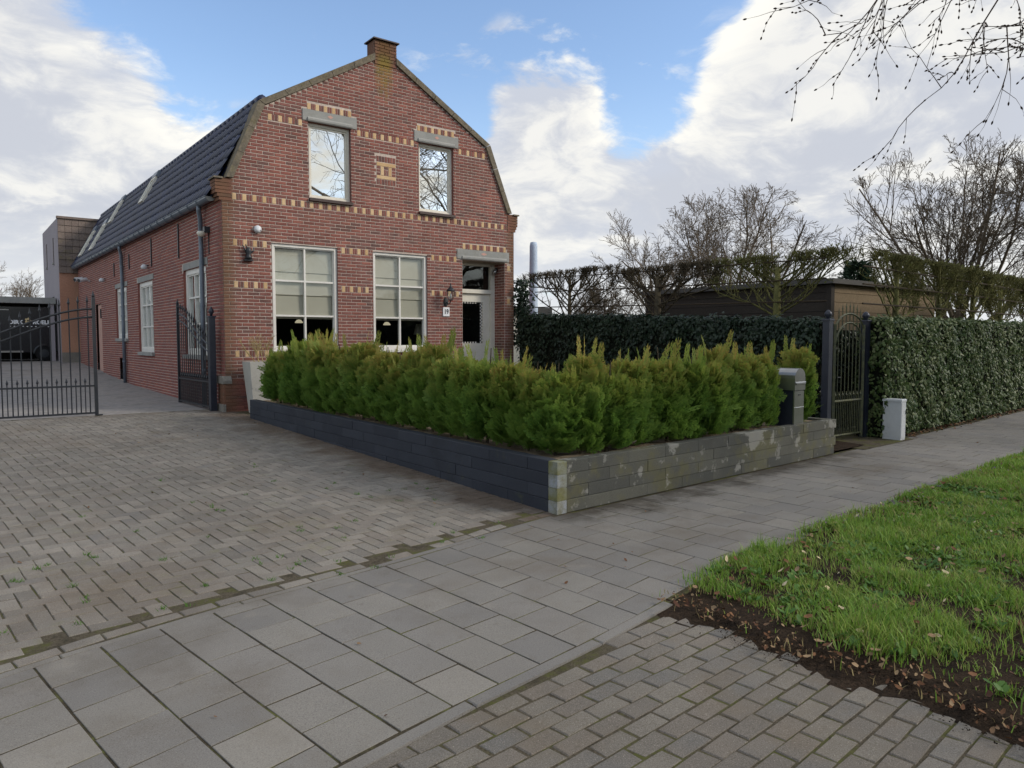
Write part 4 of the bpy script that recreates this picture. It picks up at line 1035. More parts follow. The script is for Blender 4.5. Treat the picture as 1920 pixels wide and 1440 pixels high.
def thuja_mesh(seed, H=.90, n=640):
    rg = np.random.default_rng(seed); T, TF = spray_template(rg)
    t = rg.random(n)**.95; z = .02+t*(H-.10); lump = 1+.22*np.sin(rg.random()*6+t*9)*np.cos(rg.random()*6)
    rad = .195*np.interp(t, [0, .1, .5, .8, 1], [.85, 1.05, 1.1, .95, .6]); az = rg.random(n)*2*np.pi; rr = rad*(rg.random(n)**.4)
    P = np.stack([np.cos(az)*rr*.6, np.sin(az)*rr*.6, z], 1)
    out = np.stack([np.cos(az), np.sin(az), .45+1.5*rg.random(n)*(.35+1.1*t)], 1)
    X = unit(out + rg.normal(0, .25, (n, 3))); side = unit(np.cross(X, np.array([0, 0, 1.]))+rg.normal(0, .5, (n, 3))); Z = unit(np.cross(X, side)); Y = np.cross(Z, X)
    sc = (rad*.62+.06)*rg.uniform(.7, 1.45, n)
    # slender leaders standing out of the top at all lengths
    k = 40; a2 = rg.random(k)*2*np.pi; rq = .17*np.sqrt(rg.random(k)); P2 = np.stack([np.cos(a2)*rq, np.sin(a2)*rq, H-.30+.20*rg.random(k)], 1)
    X2 = unit(np.stack([np.cos(a2)*.28, np.sin(a2)*.28, np.ones(k)], 1)+rg.normal(0, .12, (k, 3))); Y2 = unit(np.cross(np.stack([np.cos(a2+1), np.sin(a2+1), np.zeros(k)], 1), X2)); Z2 = np.cross(X2, Y2)
    s2 = rg.uniform(.09, .20, k); s2[:9] = rg.uniform(.20, .42, 9)
    P = np.vstack([P, P2]); X = np.vstack([X, X2]); Y = np.vstack([Y, Y2*np.where(np.arange(k) < 9, .26, .45)[:, None]]); Z = np.vstack([Z, Z2]); sc = np.concatenate([sc, s2])
    V, F = instances(rg, T, TF, P, X, Y, Z, sc)
    kk = len(T); tipz = np.clip((V[:, 2]-(.52*H))/(.62*H), 0, 1)**1.2
    along = np.tile(T[:, 0], len(P)); edge_ = np.clip(along-.5, 0, 1)*.22
    ran = np.repeat(rg.random(len(P)), kk)
    tip = np.clip(tipz*(.35+1.0*ran)+edge_*(.3+.7*ran), 0, 1)
    return np_mesh('foliage', V, F, 'thuja', ('tip', tip))
thujas = [thuja_mesh(s_, H=h_, n=n_) for s_, h_, n_ in ((1, .90, 640), (2, .84, 560), (3, .95, 680), (4, .88, 600), (5, .92, 520), (6, .80, 600), (7, .98, 640))]
stem_me = MB().tube([(0, 0, -.03), (.01, .0, .4), (0, .01, 1.0)], [.016, .012, .005], 6).mesh('stem', 'bark')
spots = []
nl = 20
for i in range(nl):
    t = .055+i*.0462; p = PA.lerp(PC, t); spots.append((p.x+.36+rnd.uniform(-.03, .03), p.y+rnd.uniform(-.04, .04), .455+.086*t, 'L', i))
nf = 11
for i in range(nf):
    u = .70+i*.348; p = PA+df_*u; spots.append((p.x-.02, p.y+.36+rnd.uniform(-.03, .03), .455, 'F', i))
p = PA+df_*5.02; spots.append((p.x-.02, p.y+.34, .455, 'S', 0))
ordl = ['first', 'second', 'third', 'fourth', 'fifth', 'sixth', 'seventh', 'eighth', 'ninth', 'tenth', 'eleventh', 'twelfth', 'thirteenth', 'fourteenth', 'fifteenth', 'sixteenth', 'seventeenth', 'eighteenth', 'nineteenth', 'twentieth']
for k, (x, y, z, row, i) in enumerate(spots):
    if row == 'L': lab = f'green thuja in the driveway-side row, {ordl[i]} from the planter corner'
    elif row == 'F': lab = f'yellow-tipped thuja in the street-side row, {ordl[i]} from the planter corner'
    else: lab = 'lone thuja between the steel mailbox and the garden gate'
    r = empty('thuja_plant', (x, y, z), lab, 'thuja', 'thuja plants in the planter')
    sc = rnd.uniform(.91, 1.09); r.scale = (sc*rnd.uniform(.95, 1.2), sc*rnd.uniform(.95, 1.2), sc); r.rotation_euler = (rnd.uniform(-.09, .09), rnd.uniform(-.09, .09), rnd.uniform(0, 6.28))
    obj('foliage', thujas[rnd.randrange(7)], r); obj('stem', stem_me, r)
# ------------------------------------------------------------------ pot with a bare shrub by the house corner
r = empty('concrete_pot', (4.52, 13.58, .27), 'pale cracked square concrete pot at the house corner', 'pot')
m = MB()
for (z0, h0, z1, h1) in ((0, .145, .94, .225),):
    m.add([(-h0, -h0, z0), (h0, -h0, z0), (h0, h0, z0), (-h0, h0, z0), (-h1, -h1, z1), (h1, -h1, z1), (h1, h1, z1), (-h1, h1, z1), (-h1+.03, -h1+.03, z1), (h1-.03, -h1+.03, z1), (h1-.03, h1-.03, z1), (-h1+.03, h1-.03, z1), (-h1+.03, -h1+.03, z1-.05), (h1-.03, -h1+.03, z1-.05), (h1-.03, h1-.03, z1-.05), (-h1+.03, h1-.03, z1-.05)],
          [(0,1,5,4),(1,2,6,5),(2,3,7,6),(3,0,4,7),(4,5,9,8),(5,6,10,9),(6,7,11,10),(7,4,8,11),(8,9,13,12),(9,10,14,13),(10,11,15,14),(11,8,12,15),(12,13,14,15)])
m.build('pot', 'concrete_pot', r)
# ------------------------------------------------------------------ generic bare-branch generator
def grow(rg, p, d, L, r, lvl, mx, P, out):
    n = max(2, P['seg'][min(lvl, len(P['seg'])-1)]); p = np.array(p, float); d = np.array(d, float); d /= np.linalg.norm(d)
    pts = [(p.copy(), r)]; dirs = [d.copy()]
    for i in range(n):
        d = d + rg.normal(0, P['wob'][min(lvl, len(P['wob'])-1)], 3); d[2] += P['up'][min(lvl, len(P['up'])-1)]; d /= np.linalg.norm(d)
        q = p + d*L/n; r1 = r*(1-(1-P['taper'])*(i+1)/n)
        if 'env' in P and lvl > 0:
            e = (q-np.array(P['env'][0]))/np.array(P['env'][1])
            if e@e > P['env'][2][0]+rg.random()*P['env'][2][1]:
                n = i; break
        out.append((*p, *q, pts[-1][1], max(r1, P['rmin']))); p = q; pts.append((p.copy(), max(r1, P['rmin']))); dirs.append(d.copy())
    if lvl >= mx or n < 1: return
    k = P['kids'][min(lvl, len(P['kids'])-1)]
    for j in range(k):
        t = P['first'][min(lvl, len(P['first'])-1)]; t = t+(1-t)*(j+rg.random()*.8)/k; f = t*n; i = min(int(f), n-1); a = f-i
        bp = pts[i][0]*(1-a)+pts[i+1][0]*a; br = pts[i][1]*(1-a)+pts[i+1][1]*a; bd = dirs[i+1]
        ax = np.cross(bd, rg.normal(0, 1, 3)); ax /= (np.linalg.norm(ax)+1e-9); an = math.radians(rg.uniform(*P['ang'][min(lvl, len(P['ang'])-1)]))
        if lvl == 0 and 'env' in P:                      # the main limbs share out the crown evenly
            az_ = j*2.39996+P.get('az', 0); ax = np.cross(bd, np.array([math.cos(az_), math.sin(az_), 0.])); ax /= np.linalg.norm(ax); lo_, hi_ = P['ang'][0]; an = math.radians(hi_+(lo_-hi_)*(j+rg.random()*.6)/k)
        nd = bd*math.cos(an) + np.cross(ax, bd)*math.sin(an)
        if 'flat' in P: nd = nd*np.array(P['flat'])
        grow(rg, bp, nd, L*P['len'][min(lvl, len(P['len'])-1)]*rg.uniform(.75, 1.2)*(1.15-.45*t), br*P['rad']*rg.uniform(.8, 1.1), lvl+1, mx, P, out)
def tree(name, loc, label, P, seed, H, r0, mx, mat, cat='tree', group=None, lean=(0, 0, 1), mat_twig=None, stems=1):
    rg = np.random.default_rng(seed); root = empty(name, loc, label, cat, group); segs = []
    for s_ in range(stems):
        d = np.array(lean, float) + (rg.normal(0, .16, 3)*np.array([1, 1, 0]) if stems > 1 else 0)
        grow(rg, (rg.normal(0, .15) if stems > 1 else 0, rg.normal(0, .15) if stems > 1 else 0, -.1), d, H*(1 if s_ == 0 else rg.uniform(.8, 1)), r0*(1 if s_ == 0 else .8), 0, mx, P, segs)
    A = np.array(segs); big = A[:, 6] > r0*.30
    V, F = seg_tubes(A[big], 7); obj('trunk', np_mesh('trunk', V, F, mat), root)
    V, F = seg_tubes(A[~big], 3); obj('crown', np_mesh('crown', V, F, mat_twig or mat), root)
    return root, A
SHR = dict(seg=[3, 3, 3], wob=[.12, .2, .25], up=[.05, .05, .05], taper=.5, rmin=.0025, kids=[4, 4, 3], first=[.25, .2, .2], ang=[(20, 45), (20, 50), (20, 50)], len=[.6, .6, .6], rad=.7)
rg = np.random.default_rng(3); segs = []
for k in range(7): grow(rg, (rg.normal(0, .04), rg.normal(0, .04), .9), (rg.normal(0, .4), rg.normal(0, .4), 1), .42, .008, 0, 2, SHR, segs)
V, F = seg_tubes(segs, 3)
r = empty('potted_shrub', (4.52, 13.58, .27), 'leafless yellowish shrub growing in the concrete pot', 'shrub'); obj('branches', np_mesh('branches', V, F, 'shrub_twig'), r)

# ------------------------------------------------------------------ steel mailbox
r = empty('mailbox', (8.97, 5.47, .44), 'stainless steel pillar mailbox with rounded top in the planter', 'mailbox')
ang_ = math.atan2(PB.y-PA.y, PB.x-PA.x); r.rotation_euler = (0, 0, ang_)
def arch(w, h0, h1, n=10): return [(-w, h0)] + [(-w*math.cos(math.pi*k/n), h1-w*.95+w*.95*math.sin(math.pi*k/n)) for k in range(n+1)] + [(w, h0)]
MB().box(-.125, .125, .02, .34, 0, .50).build('column', 'blue_metal', r)
MB().box(-.128, .128, 0, .018, .03, .49).build('front_panel', 'steel', r)
m = MB().prism([(u, v) for u, v in arch(.14, .50, .79)], .40, lambda u, v, t: (u, -.01+t, v)); m.build('box', 'steel', r)
MB().bbox(-.125, .125, 0, .02, 0, .014, .002).warp(lambda x, y, z: (x, -.012-z, y+.575)).build('letter_flap', 'steel', r)
MB().box(-.132, .132, -.022, -.012, .60, .612).build('flap_edge', 'white_plastic', r)
MB().box(-.03, .03, -.006, .0, .43, .445).build('lock', 'dark_metal', r)
MB().box(-.129, .129, -.004, .0, .27, .276).build('seam', 'white_plastic', r)
# ------------------------------------------------------------------ garden gate on the street side
gate = empty('garden_gate', (11.39, 6.1, 0), 'narrow arched iron garden gate with algae between two dark posts', 'gate')
def gbar(pts, rr, name, mat='algae_metal', n=4, par=gate): 
    m = MB().tube(pts, rr, n); return m.build(name, mat, par)
GW = .44
for sg in (-1, 1): gbar([(sg*GW, 0, .03), (sg*GW, 0, 1.85)], .028, 'stile')
for z, rr in ((.10, .018), (.64, .022)): gbar([(-GW, 0, z), (GW, 0, z)], rr, 'rail')
gbar([(GW*math.cos(math.pi-math.pi*k/14), 0, 1.72+.30*math.sin(math.pi*k/14)) for k in range(15)], .018, 'top_arch')
gbar([(GW*.98*math.cos(math.pi-math.pi*k/14), 0, 1.46+.42*math.sin(math.pi*k/14)) for k in range(15)], .016, 'lower_arch')
def spear(mb, x, z, h=.09, w=.016):
    mb.lathe([(.006, z-.01), (w, z+h*.25), (w*.6, z+h*.5), (.001, z+h)], (x, 0, 0), 5)
for k in range(7):
    x = -GW+GW*2*(k+1)/8
    gbar([(x, 0, .10), (x, 0, 1.72+.30*math.sqrt(max(0, 1-(x/GW)**2))+.10)], .009, 'bar')
    m = MB(); spear(m, x, 1.72+.30*math.sqrt(max(0, 1-(x/GW)**2))+.09, .10, .012); m.build('spear_tip', 'algae_metal', gate)
for k in range(8):
    x = -GW+GW*2*(k+.5)/8
    gbar([(x, 0, .10), (x, 0, .73)], .007, 'short_bar'); m = MB(); spear(m, x, .72, .08, .018); m.build('spear_tip', 'algae_metal', gate)
gbar([(-GW+.02, -.05, 1.02), (-GW+.12, -.05, 1.02)], .01, 'latch', 'dark_metal')
for x, lab in ((10.80, 'dark blue square gate post with ball finial left of the garden gate'), (11.95, 'dark square gate post with ball finial against the ivy hedge')):
    r = empty('gate_post', (x, 6.13, 0), lab, 'gate post', 'posts of the garden gate')
    MB().box(-.055, .055, -.055, .055, -.05, 1.90).build('post', 'blue_metal', r)
    MB().bbox(-.07, .07, -.07, .07, 1.90, 1.93, .01).build('cap', 'blue_metal', r)
    MB().lathe([(.03, 1.93), (.03, 1.95), (.06, 1.99), (.05, 2.03), (.02, 2.06), (.0, 2.07)], (0, 0, 0), 10).build('finial', 'blue_metal', r, True)
# ------------------------------------------------------------------ driveway gate: two leaves, one closed, one folded in along the house
def gate_leaf(name, loc, rz, label):
    r = empty(name, loc, label, 'gate', 'leaves of the driveway gate'); r.rotation_euler = (0, 0, rz)
    L = 2.05
    def top(u): t = u/L; return 1.22+.42*(3*t*t-2*t**3)+.22*math.sin(math.pi*t*.5)
    MB().box(L-.05, L, -.025, .025, .02, 2.06).build('stile', 'dark_metal', r); MB().box(0, .05, -.025, .025, .02, 1.5).build('stile', 'dark_metal', r)
    for z in (.05, .52): MB().box(.05, L-.05, -.018, .018, z, z+.03).build('rail', 'dark_metal', r)
    for dz_ in (0, -.14): MB().tube([(u, 0, top(u)+dz_) for u in np.linspace(.03, L-.03, 14)], .017, 4).build('curved_rail', 'dark_metal', r)
    n = 14
    for k in range(n):
        u = .05+(L-.1)*(k+.5)/n+.0
        m = MB().tube([(u, 0, .05), (u, 0, top(u)+.12)], .010, 4); m.build('bar', 'dark_metal', r)
        m = MB(); spear(m, u, top(u)+.11, .13, .024); m.build('spear_tip', 'dark_metal', r)
        if k < n-1:
            u2 = u+(L-.1)/n/2; m = MB().tube([(u2, 0, .05), (u2, 0, .60)], .008, 4); m.build('short_bar', 'dark_metal', r); m = MB(); spear(m, u2, .59, .09, .022); m.build('spear_tip', 'dark_metal', r)
    m = MB(); spear(m, L-.025, 2.05, .13, .03); m.build('spear_tip', 'dark_metal', r)
    MB().tube([(L-.03, -.04, .03), (L+.06, -.04, .03)], .012, 5).build('bolt', 'dark_metal', r)
    return r
gate_leaf('driveway_gate_leaf', (0.0, 14.45, .28), R(2.5), 'closed barred gate leaf with spear tips across the left of the driveway')
gate_leaf('driveway_gate_leaf', (3.90, 14.42, .285), R(92.2), 'opened barred gate leaf with spear tips beside the house wall')
r = empty('gate_post', (3.90, 14.28, .28), 'dark square driveway gate post with ball finial at the house corner', 'gate post')
MB().box(-.055, .055, -.055, .055, 0, 1.74).build('post', 'blue_metal', r); MB().bbox(-.07, .07, -.07, .07, 1.74, 1.77, .01).build('cap', 'blue_metal', r)
MB().lathe([(.025, 1.77), (.025, 1.80), (.05, 1.84), (.045, 1.88), (.015, 1.93), (.0, 1.95)], (0, 0, 0), 10).build('finial', 'blue_metal', r, True)
# ------------------------------------------------------------------ utility pillar
r = empty('utility_cabinet', (12.10, 5.68, 0), 'pale metal utility cabinet in front of the ivy hedge', 'cabinet'); r.rotation_euler = (0, 0, R(4))
MB().box(-.09, .09, -.12, .16, -.05, .62).build('body', 'pale_metal', r)
MB().bbox(-.10, .10, -.13, .17, .62, .66, .012).build('lid', 'pale_metal', r)
MB().box(-.08, .08, -.126, -.12, .04, .60).build('door', 'pale_metal', r)
MB().box(.05, .075, -.132, -.126, .42, .48).build('lock', 'steel', r)

# ------------------------------------------------------------------ ivy hedges
def ivy_template():
    pts = [(0, 0), (.30, -.32), (.52, -.10), (.62, -.30), (1.0, 0), (.62, .30), (.52, .10), (.30, .32)]
    V = np.array([(x, y, -.10*abs(y)*2 - .10*x*x) for x, y in pts] + [(.42, 0, .03)])
    F = np.array([(8, i, (i+1) % 8) for i in range(8)])
    return V, F
IT, IF = ivy_template()
def ivy_leaves(rg, faces, size=(.05, .085), down=.5):
    """faces: (origin, edge u, edge v, normal, count)"""
    P, X, Y, Z, S_ = [], [], [], [], []
    for o, u, v, n, k in faces:
        o, u, v, n = map(np.array, (o, u, v, n)); a = rg.random((k, 1)); b_ = rg.random((k, 1))
        p = o + a*u + b_*v + n*(rg.normal(0, .025, (k, 1)) + .03*np.sin(7*a*np.linalg.norm(u)+5*b_*np.linalg.norm(v)))
        nz = unit(n + rg.normal(0, .42, (k, 3))); x = np.array([0, 0, -1.])*down + rg.normal(0, .6, (k, 3)); x = unit(x - nz*np.sum(x*nz, 1, keepdims=True)); y = np.cross(nz, x)
        P.append(p); X.append(x); Y.append(y); Z.append(nz); S_.append(rg.uniform(*size, k))
    return instances(rg, IT, IF, *(np.vstack(q) for q in (P, X, Y, Z)), np.concatenate(S_))
rg = np.random.default_rng(11)
# along the garden, from the gate back to the house
hb = empty('ivy_hedge', (10.95, 10, .1), 'dark ivy-covered hedge wall running from the garden gate to the house', 'hedge')
y0, y1, xa, xb = 6.25, 13.85, 10.75, 11.15; ht = lambda y: 1.90+.036*(y-6.2)
m = MB().add([(xa+.04, y0, 0), (xb-.04, y0, 0), (xb-.04, y1, 0), (xa+.04, y1, 0), (xa+.04, y0, ht(y0)-.04), (xb-.04, y0, ht(y0)-.04), (xb-.04, y1, ht(y1)-.04), (xa+.04, y1, ht(y1)-.04)], [(4,5,6,7),(0,1,5,4),(1,2,6,5),(2,3,7,6),(3,0,4,7)])
m.warp(lambda x, y, z: (x-10.95-.045*(y-6.2)*0, y-10, z-.1)).build('hedge_core', 'hedge_core', hb)
L = y1-y0; dh = ht(y1)-ht(y0)
V, F = ivy_leaves(rg, [((xa, y0, .3), (0, L, dh*.5), (0, 0, 1.62), (-1, 0, 0), 5200), ((xa, y0, 1.55), (0, L, dh), (0, 0, .36), (-1, 0, 0), 2600), ((xa, y0, ht(y0)), (0, L, dh), (.4, 0, 0), (-.25, 0, 1), 2600), ((xa, y0, .3), (.4, 0, 0), (0, 0, 1.6), (0, -1, 0), 400)], (.06, .10))
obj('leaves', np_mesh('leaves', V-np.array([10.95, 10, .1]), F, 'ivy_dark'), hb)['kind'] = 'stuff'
# along the street, to the right of the gate
def street_y(x): return edge(x)+.17
hc = empty('ivy_hedge', (16, 6.2, 0), 'tall glossy ivy hedge along the pavement to the right of the gate', 'hedge')
xa, xb = 12.02, 36.0; n = 24; m = MB(); faces = []
for i in range(n):
    x0, x1 = xa+(xb-xa)*i/n, xa+(xb-xa)*(i+1)/n; ya, yb = street_y(x0), street_y(x1); h = 1.93
    h0, h1 = h+.006*(x0-12), h+.006*(x1-12)
    m.quad((x0, ya+.06, 0), (x1, yb+.06, 0), (x1, yb+.06, h1-.05), (x0, ya+.06, h0-.05)); m.quad((x0, ya+.06, h0-.05), (x1, yb+.06, h1-.05), (x1, yb+.5, h1-.05), (x0, ya+.5, h0-.05))
    k = 1500 if x0 < 17 else (1000 if x0 < 22 else 450)
    faces += [((x0, ya, .06), (x1-x0, yb-ya, 0), (0, .03, h0-.08), (-.07, -1, 0), k), ((x0, ya, h0), (x1-x0, yb-ya, 0), (0, .45, 0), (0, -.3, 1), k//4)]
faces.append(((xa, street_y(xa), .06), (0, .5, 0), (0, 0, 1.85), (-1, 0, 0), 500))
m.quad((xa+.04, street_y(xa)+.06, 0), (xa+.04, street_y(xa)+.5, 0), (xa+.04, street_y(xa)+.5, 1.88), (xa+.04, street_y(xa)+.06, 1.88))
m.warp(lambda x, y, z: (x-16, y-6.2, z)).build('hedge_core', 'hedge_core', hc)
V, F = ivy_leaves(rg, faces, (.055, .10)); obj('leaves', np_mesh('leaves', V-np.array([16, 6.2, 0]), F, 'ivy'), hc)['kind'] = 'stuff'
# hedge seen through the gate
hd = empty('ivy_hedge', (12.4, 7.0, 0), 'shaded ivy hedge visible through the bars of the garden gate', 'hedge')
MB().box(-.9, 1.6, .05, .3, 0, 1.78).build('hedge_core', 'hedge_core', hd)
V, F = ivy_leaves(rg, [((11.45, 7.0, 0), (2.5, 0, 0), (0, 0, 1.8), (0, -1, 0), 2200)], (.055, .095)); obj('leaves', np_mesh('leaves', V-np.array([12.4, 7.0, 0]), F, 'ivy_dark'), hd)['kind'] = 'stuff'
# climber on the house's right corner
hd = empty('ivy_climber', (10.85, 13.95, .3), 'dark ivy climbing up the right corner of the brick house', 'ivy')
rgv = np.random.default_rng(5); k = 900; P = np.stack([rgv.normal(.10, .10, k), rgv.normal(0, .15, k), 1.2+rgv.random(k)*1.55], 1); P[:, 0] *= 1.15-.3*(P[:, 2]-1.2)/1.55
nz = unit(rgv.normal(0, 1, (k, 3))+np.array([-.3, -1.2, .3])); X = unit(rgv.normal(0, .6, (k, 3))+np.array([0, 0, -.5])); X = unit(X-nz*np.sum(X*nz, 1, keepdims=True))
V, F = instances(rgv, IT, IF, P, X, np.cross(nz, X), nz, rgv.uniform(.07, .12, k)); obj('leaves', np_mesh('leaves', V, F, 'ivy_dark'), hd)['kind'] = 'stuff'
MB().tube([(.05, 0, -.1), (.08, .03, 1.0), (.06, 0, 2.3)], [.03, .022, .01], 6).build('stem', 'bark', hd)

# ------------------------------------------------------------------ pleached trees trained on laths
def pleached(loc, ax, label, seed, leafy, tiers=9, z0=1.6, ztop=3.25, half=1.05, rt=.06, mat='bark', nleaf=900):
    """ax: horizontal direction of the espalier plane"""
    rg = np.random.default_rng(seed); root = empty('pleached_tree', loc, label, 'tree', 'pleached trees above the hedge'); a = np.array([*ax, 0.]); nrm = np.array([-ax[1], ax[0], 0.])
    MB().tube([(0, 0, 0), (.01, .01, 1.2), (-.01, .0, 2.2), (0, 0, ztop-.25)], [rt, rt*.85, rt*.75, rt*.5], 8).build('trunk', mat, root, True)
    segs = []; tips = []
    def twig(p, d, l, r, lv):
        n = 3; d = unit(d)
        for i in range(n):
            d = unit(d + rg.normal(0, .22, 3)*np.array([1, 1, .6])); q = p+d*l/n
            if q[2] > ztop+rg.normal(0, .025): return
            if abs((q-nrm*(q@nrm))@a) > half*1.25: return
            segs.append((*p, *q, r, r*.85)); r *= .85; p = q
            if lv < 2:
                for k in range(2): twig(p.copy(), d*.6+rg.normal(0, .55, 3)+np.array([0, 0, .35]), l*rg.uniform(.35, .65), r*.7, lv+1)
        tips.append(p)
    def knob(p, k):
        for _ in range(k): twig(p.copy(), np.array([0, 0, .9])+a*rg.normal(0, .5)+nrm*rg.normal(0, .35), rg.uniform(.10, .22), .0085, 1)
    def arm(p, d, ln, r, lv):
        n = 8; d = unit(d)
        for i in range(n):
            d = unit(d + rg.normal(0, .12, 3) + np.array([0, 0, .02])); q = p+d*ln/n; q = q-nrm*(q@nrm)*.3
            if q[2] > ztop-.10 or abs(q@a) > half: knob(p, 3); return
            segs.append((*p, *q, r, r*.93)); r *= .93; p = q
            if lv < 2 and i > 0 and rg.random() < (.6 if lv == 0 else .35): arm(p.copy(), d*.7+a*rg.normal(0, .6)+np.array([0, 0, .6]), ln*rg.uniform(.4, .7), r*.7, lv+1)
            if lv < 2 or rg.random() < .5: twig(p.copy(), np.array([0, 0, .8])+d*.3+rg.normal(0, .5, 3), rg.uniform(.10, .32), .0075, 1)
        knob(p, 3)
    for z in np.linspace(z0, ztop-.28, tiers):
        for sg in (-1, 1): arm(np.array([0, 0, z]), a*sg + np.array([0, 0, rg.uniform(.25, 1.1)]), half*rg.uniform(1.0, 1.4), .022, 0)
    for _ in range(3): arm(np.array([0, 0, ztop-.6]), a*rg.normal(0, .5)+np.array([0, 0, 1.]), .7, .018, 1)
    V, F = seg_tubes(segs, 3); obj('crown', np_mesh('crown', V, F, mat), root)
    if leafy:
        T = np.array(tips); k = nleaf; Q = np.array(segs); i = rg.integers(0, len(Q), k); P = Q[i, 3:6]+rg.normal(0, .05, (k, 3)); nz = unit(rg.normal(0, 1, (k, 3))); X = unit(np.cross(nz, rg.normal(0, 1, (k, 3))))
        T4 = np.array([(0, 0, 0), (.5, -.3, .05), (1, 0, 0), (.5, .3, .05)]); V, F = instances(rg, T4, np.array([(0, 1, 2, 3)]), P, X, np.cross(nz, X), nz, rg.uniform(.03, .06, k)); obj('buds', np_mesh('buds', V, F, 'bud_leaf'), root)['kind'] = 'stuff'
    return root
wh = ('nearest the house', 'in the middle of the row', 'nearest the garden gate')
for k, (y, leafy) in enumerate(((13.0, 0), (10.3, 0), (7.55, 1))):
    pleached((11.62, y, .1), (0.03, 1), f'bare pleached tree behind the dark hedge, {wh[k]}', 20+k, leafy, z0=1.9, ztop=(3.17, 3.05, 3.03)[k], half=1.5, rt=(.06, .09, .085)[k], mat=('bark', 'bark', 'bark_moss')[k], nleaf=350)
wr = ('first to the right of the garden gate', 'second to the right of the garden gate', 'third to the right of the garden gate', 'fourth to the right of the garden gate', 'farthest right along the street')
for k, x in enumerate((13.9, 16.1, 18.2, 20.2, 22.6)):
    pleached((x, street_y(x)+.62, 0), (1, .075), f'greenish pleached tree above the ivy hedge, {wr[k]}', 40+k, 1, tiers=6, z0=1.9, ztop=3.18, half=1.1, rt=.075, mat='bark_moss', nleaf=420)
for k, z in enumerate((2.25, 2.62, 2.95)):
    r = tag(MB().tube([(11.55, 6.6, z+.0), (11.57, 10, z+.06), (11.55, 14.2, z+.16)], .012, 5).build('training_lath', 'lath'), ('lowest', 'middle', 'highest')[k]+' horizontal training lath of the bare pleached row', 'lath', 'training laths')
for k, z in enumerate((2.22, 2.55, 2.85)):
    r = tag(MB().tube([(12.3, street_y(12.3)+.55, z), (18, street_y(18)+.55, z+.02), (24, street_y(24)+.55, z)], .016, 5).build('training_lath', 'lath'), ('lowest', 'middle', 'highest')[k]+' training lath of the pleached row above the ivy hedge', 'lath', 'training laths')

# ------------------------------------------------------------------ shed behind the hedge
shed = empty('garden_shed', (14.3, 8.0, 0), 'flat-roofed timber shed with shade-toned side and sun-toned front behind the hedge', 'shed')
x0, y0 = 14.2, 8.05
for k in range(14):
    z = .1+k*.19
    MB().box(x0-14.3, x0-14.27, .05, 5.0, z, z+.182).build('side_board', 'shed_shaded', shed); MB().box(x0-14.3+.005, 4.6, .02, .05, z, z+.182).build('front_board', 'shed_sunlit', shed)
MB().box(x0-14.27, 4.59, .055, 4.98, 0, 2.72).build('shed_wall', 'interior', shed)
MB().box(x0-14.3-.03, x0-14.3+.10, -.01, .10, .05, 2.74).build('corner_trim', 'shed_shaded', shed)
MB().box(x0-14.3-.12, 4.7, -.10, 5.1, 2.74, 2.84).build('roof', 'felt', shed)
# closed parasol
r = empty('closed_parasol', (12.75, 15.75, .3), 'tall closed parasol in a pale blue cover behind the hedge', 'parasol')
MB().lathe([(.02, 0), (.02, 1.2)], (0, 0, 0), 8).build('pole', 'steel', r)
MB().lathe([(.07, 1.2), (.115, 1.5), (.12, 2.2), (.11, 3.0), (.10, 3.6), (.105, 3.85), (.09, 3.95), (.0, 3.97)], (0, 0, 0), 10).warp(lambda x, y, z: (x*(1+.06*math.sin(z*9)), y*(1+.05*math.sin(z*7+1)), z)).build('cover', 'parasol_cover', r, True)
r = empty('garden_pavilion', (23.6, 30, .3), 'small white building glimpsed between the house and the parasol', 'building')
MB().box(-2, 1.6, 0, 4, 0, 2.6).build('wall', 'cream_paint', r); MB().box(-2.2, 1.8, -.2, 4.2, 2.6, 3.0).build('roof', 'felt', r); MB().box(.2, .5, -.05, 0, 0, 2.5).build('post', 'sill_tile', r)

# ------------------------------------------------------------------ the yard behind: tower block, van, low building
tw = empty('rear_annex', (3.6, 31.3, .8), 'tall rear annex with tile-hung front and grey rendered side', 'building')
TX, TY = 3.30, 31.25
def tp(mb, n, mt, **k): return mb.warp(lambda x, y, z: (x-3.6, y-31.3, z-.8)).build(n, mt, tw, **k)
m = MB(); y2 = 36.4
m.quad((TX, y2, .3), (TX, TY, .3), (TX, TY, 6.0), (TX, y2, 6.0)); m.quad((TX, y2, .3), (8, y2, .3), (8, y2, 6), (TX, y2, 6)); m.quad((TX, TY, 6.0), (8, TY, 6.0), (8, y2, 6.0), (TX, y2, 6.0)); tp(m, 'rendered_wall', 'render')
tp(MB().quad((TX, TY, .3), (8, TY, .3), (8, TY, 4.05), (TX, TY, 4.05)), 'brick_wall', 'orange_brick')
tp(MB().quad((TX, TY-.002, .3), (8, TY-.002, .3), (8, TY-.002, 1.16), (TX, TY-.002, 1.16)), 'dark_plinth', 'stone_plinth')
tm_ = MB(); k = 0
for r_ in range(8):
    for c_ in range(8):
        z = 4.03+r_*.245; x = TX+.0+c_*.22
        t = MB().box(x+.004, x+.216, TY-.07+r_*.006, TY-.03+r_*.006, z, z+.27); t.warp(lambda X, Y, Z: (X, Y+(Z-z)*.12, Z)); t.warp(lambda x_, y_, z_: (x_-3.6, y_-31.3, z_-.8)).build('hung_tile', 'brown_tile', tw)
tp(MB().box(TX-.03, 6, TY-.06, TY+.1, 5.98, 6.06), 'top_ridge', 'brown_tile')
for y, za, zb in ((35.0, 4.5, 5.42), (32.7, 4.5, 5.42)):
    tp(MB().box(TX-.015, TX+.02, y-.09, y+.09, za, zb), 'slit_window', 'sill_tile'); tp(MB().box(TX-.06, TX+.01, y-.12, y+.12, za-.07, za-.01), 'window_sill', 'lintel')
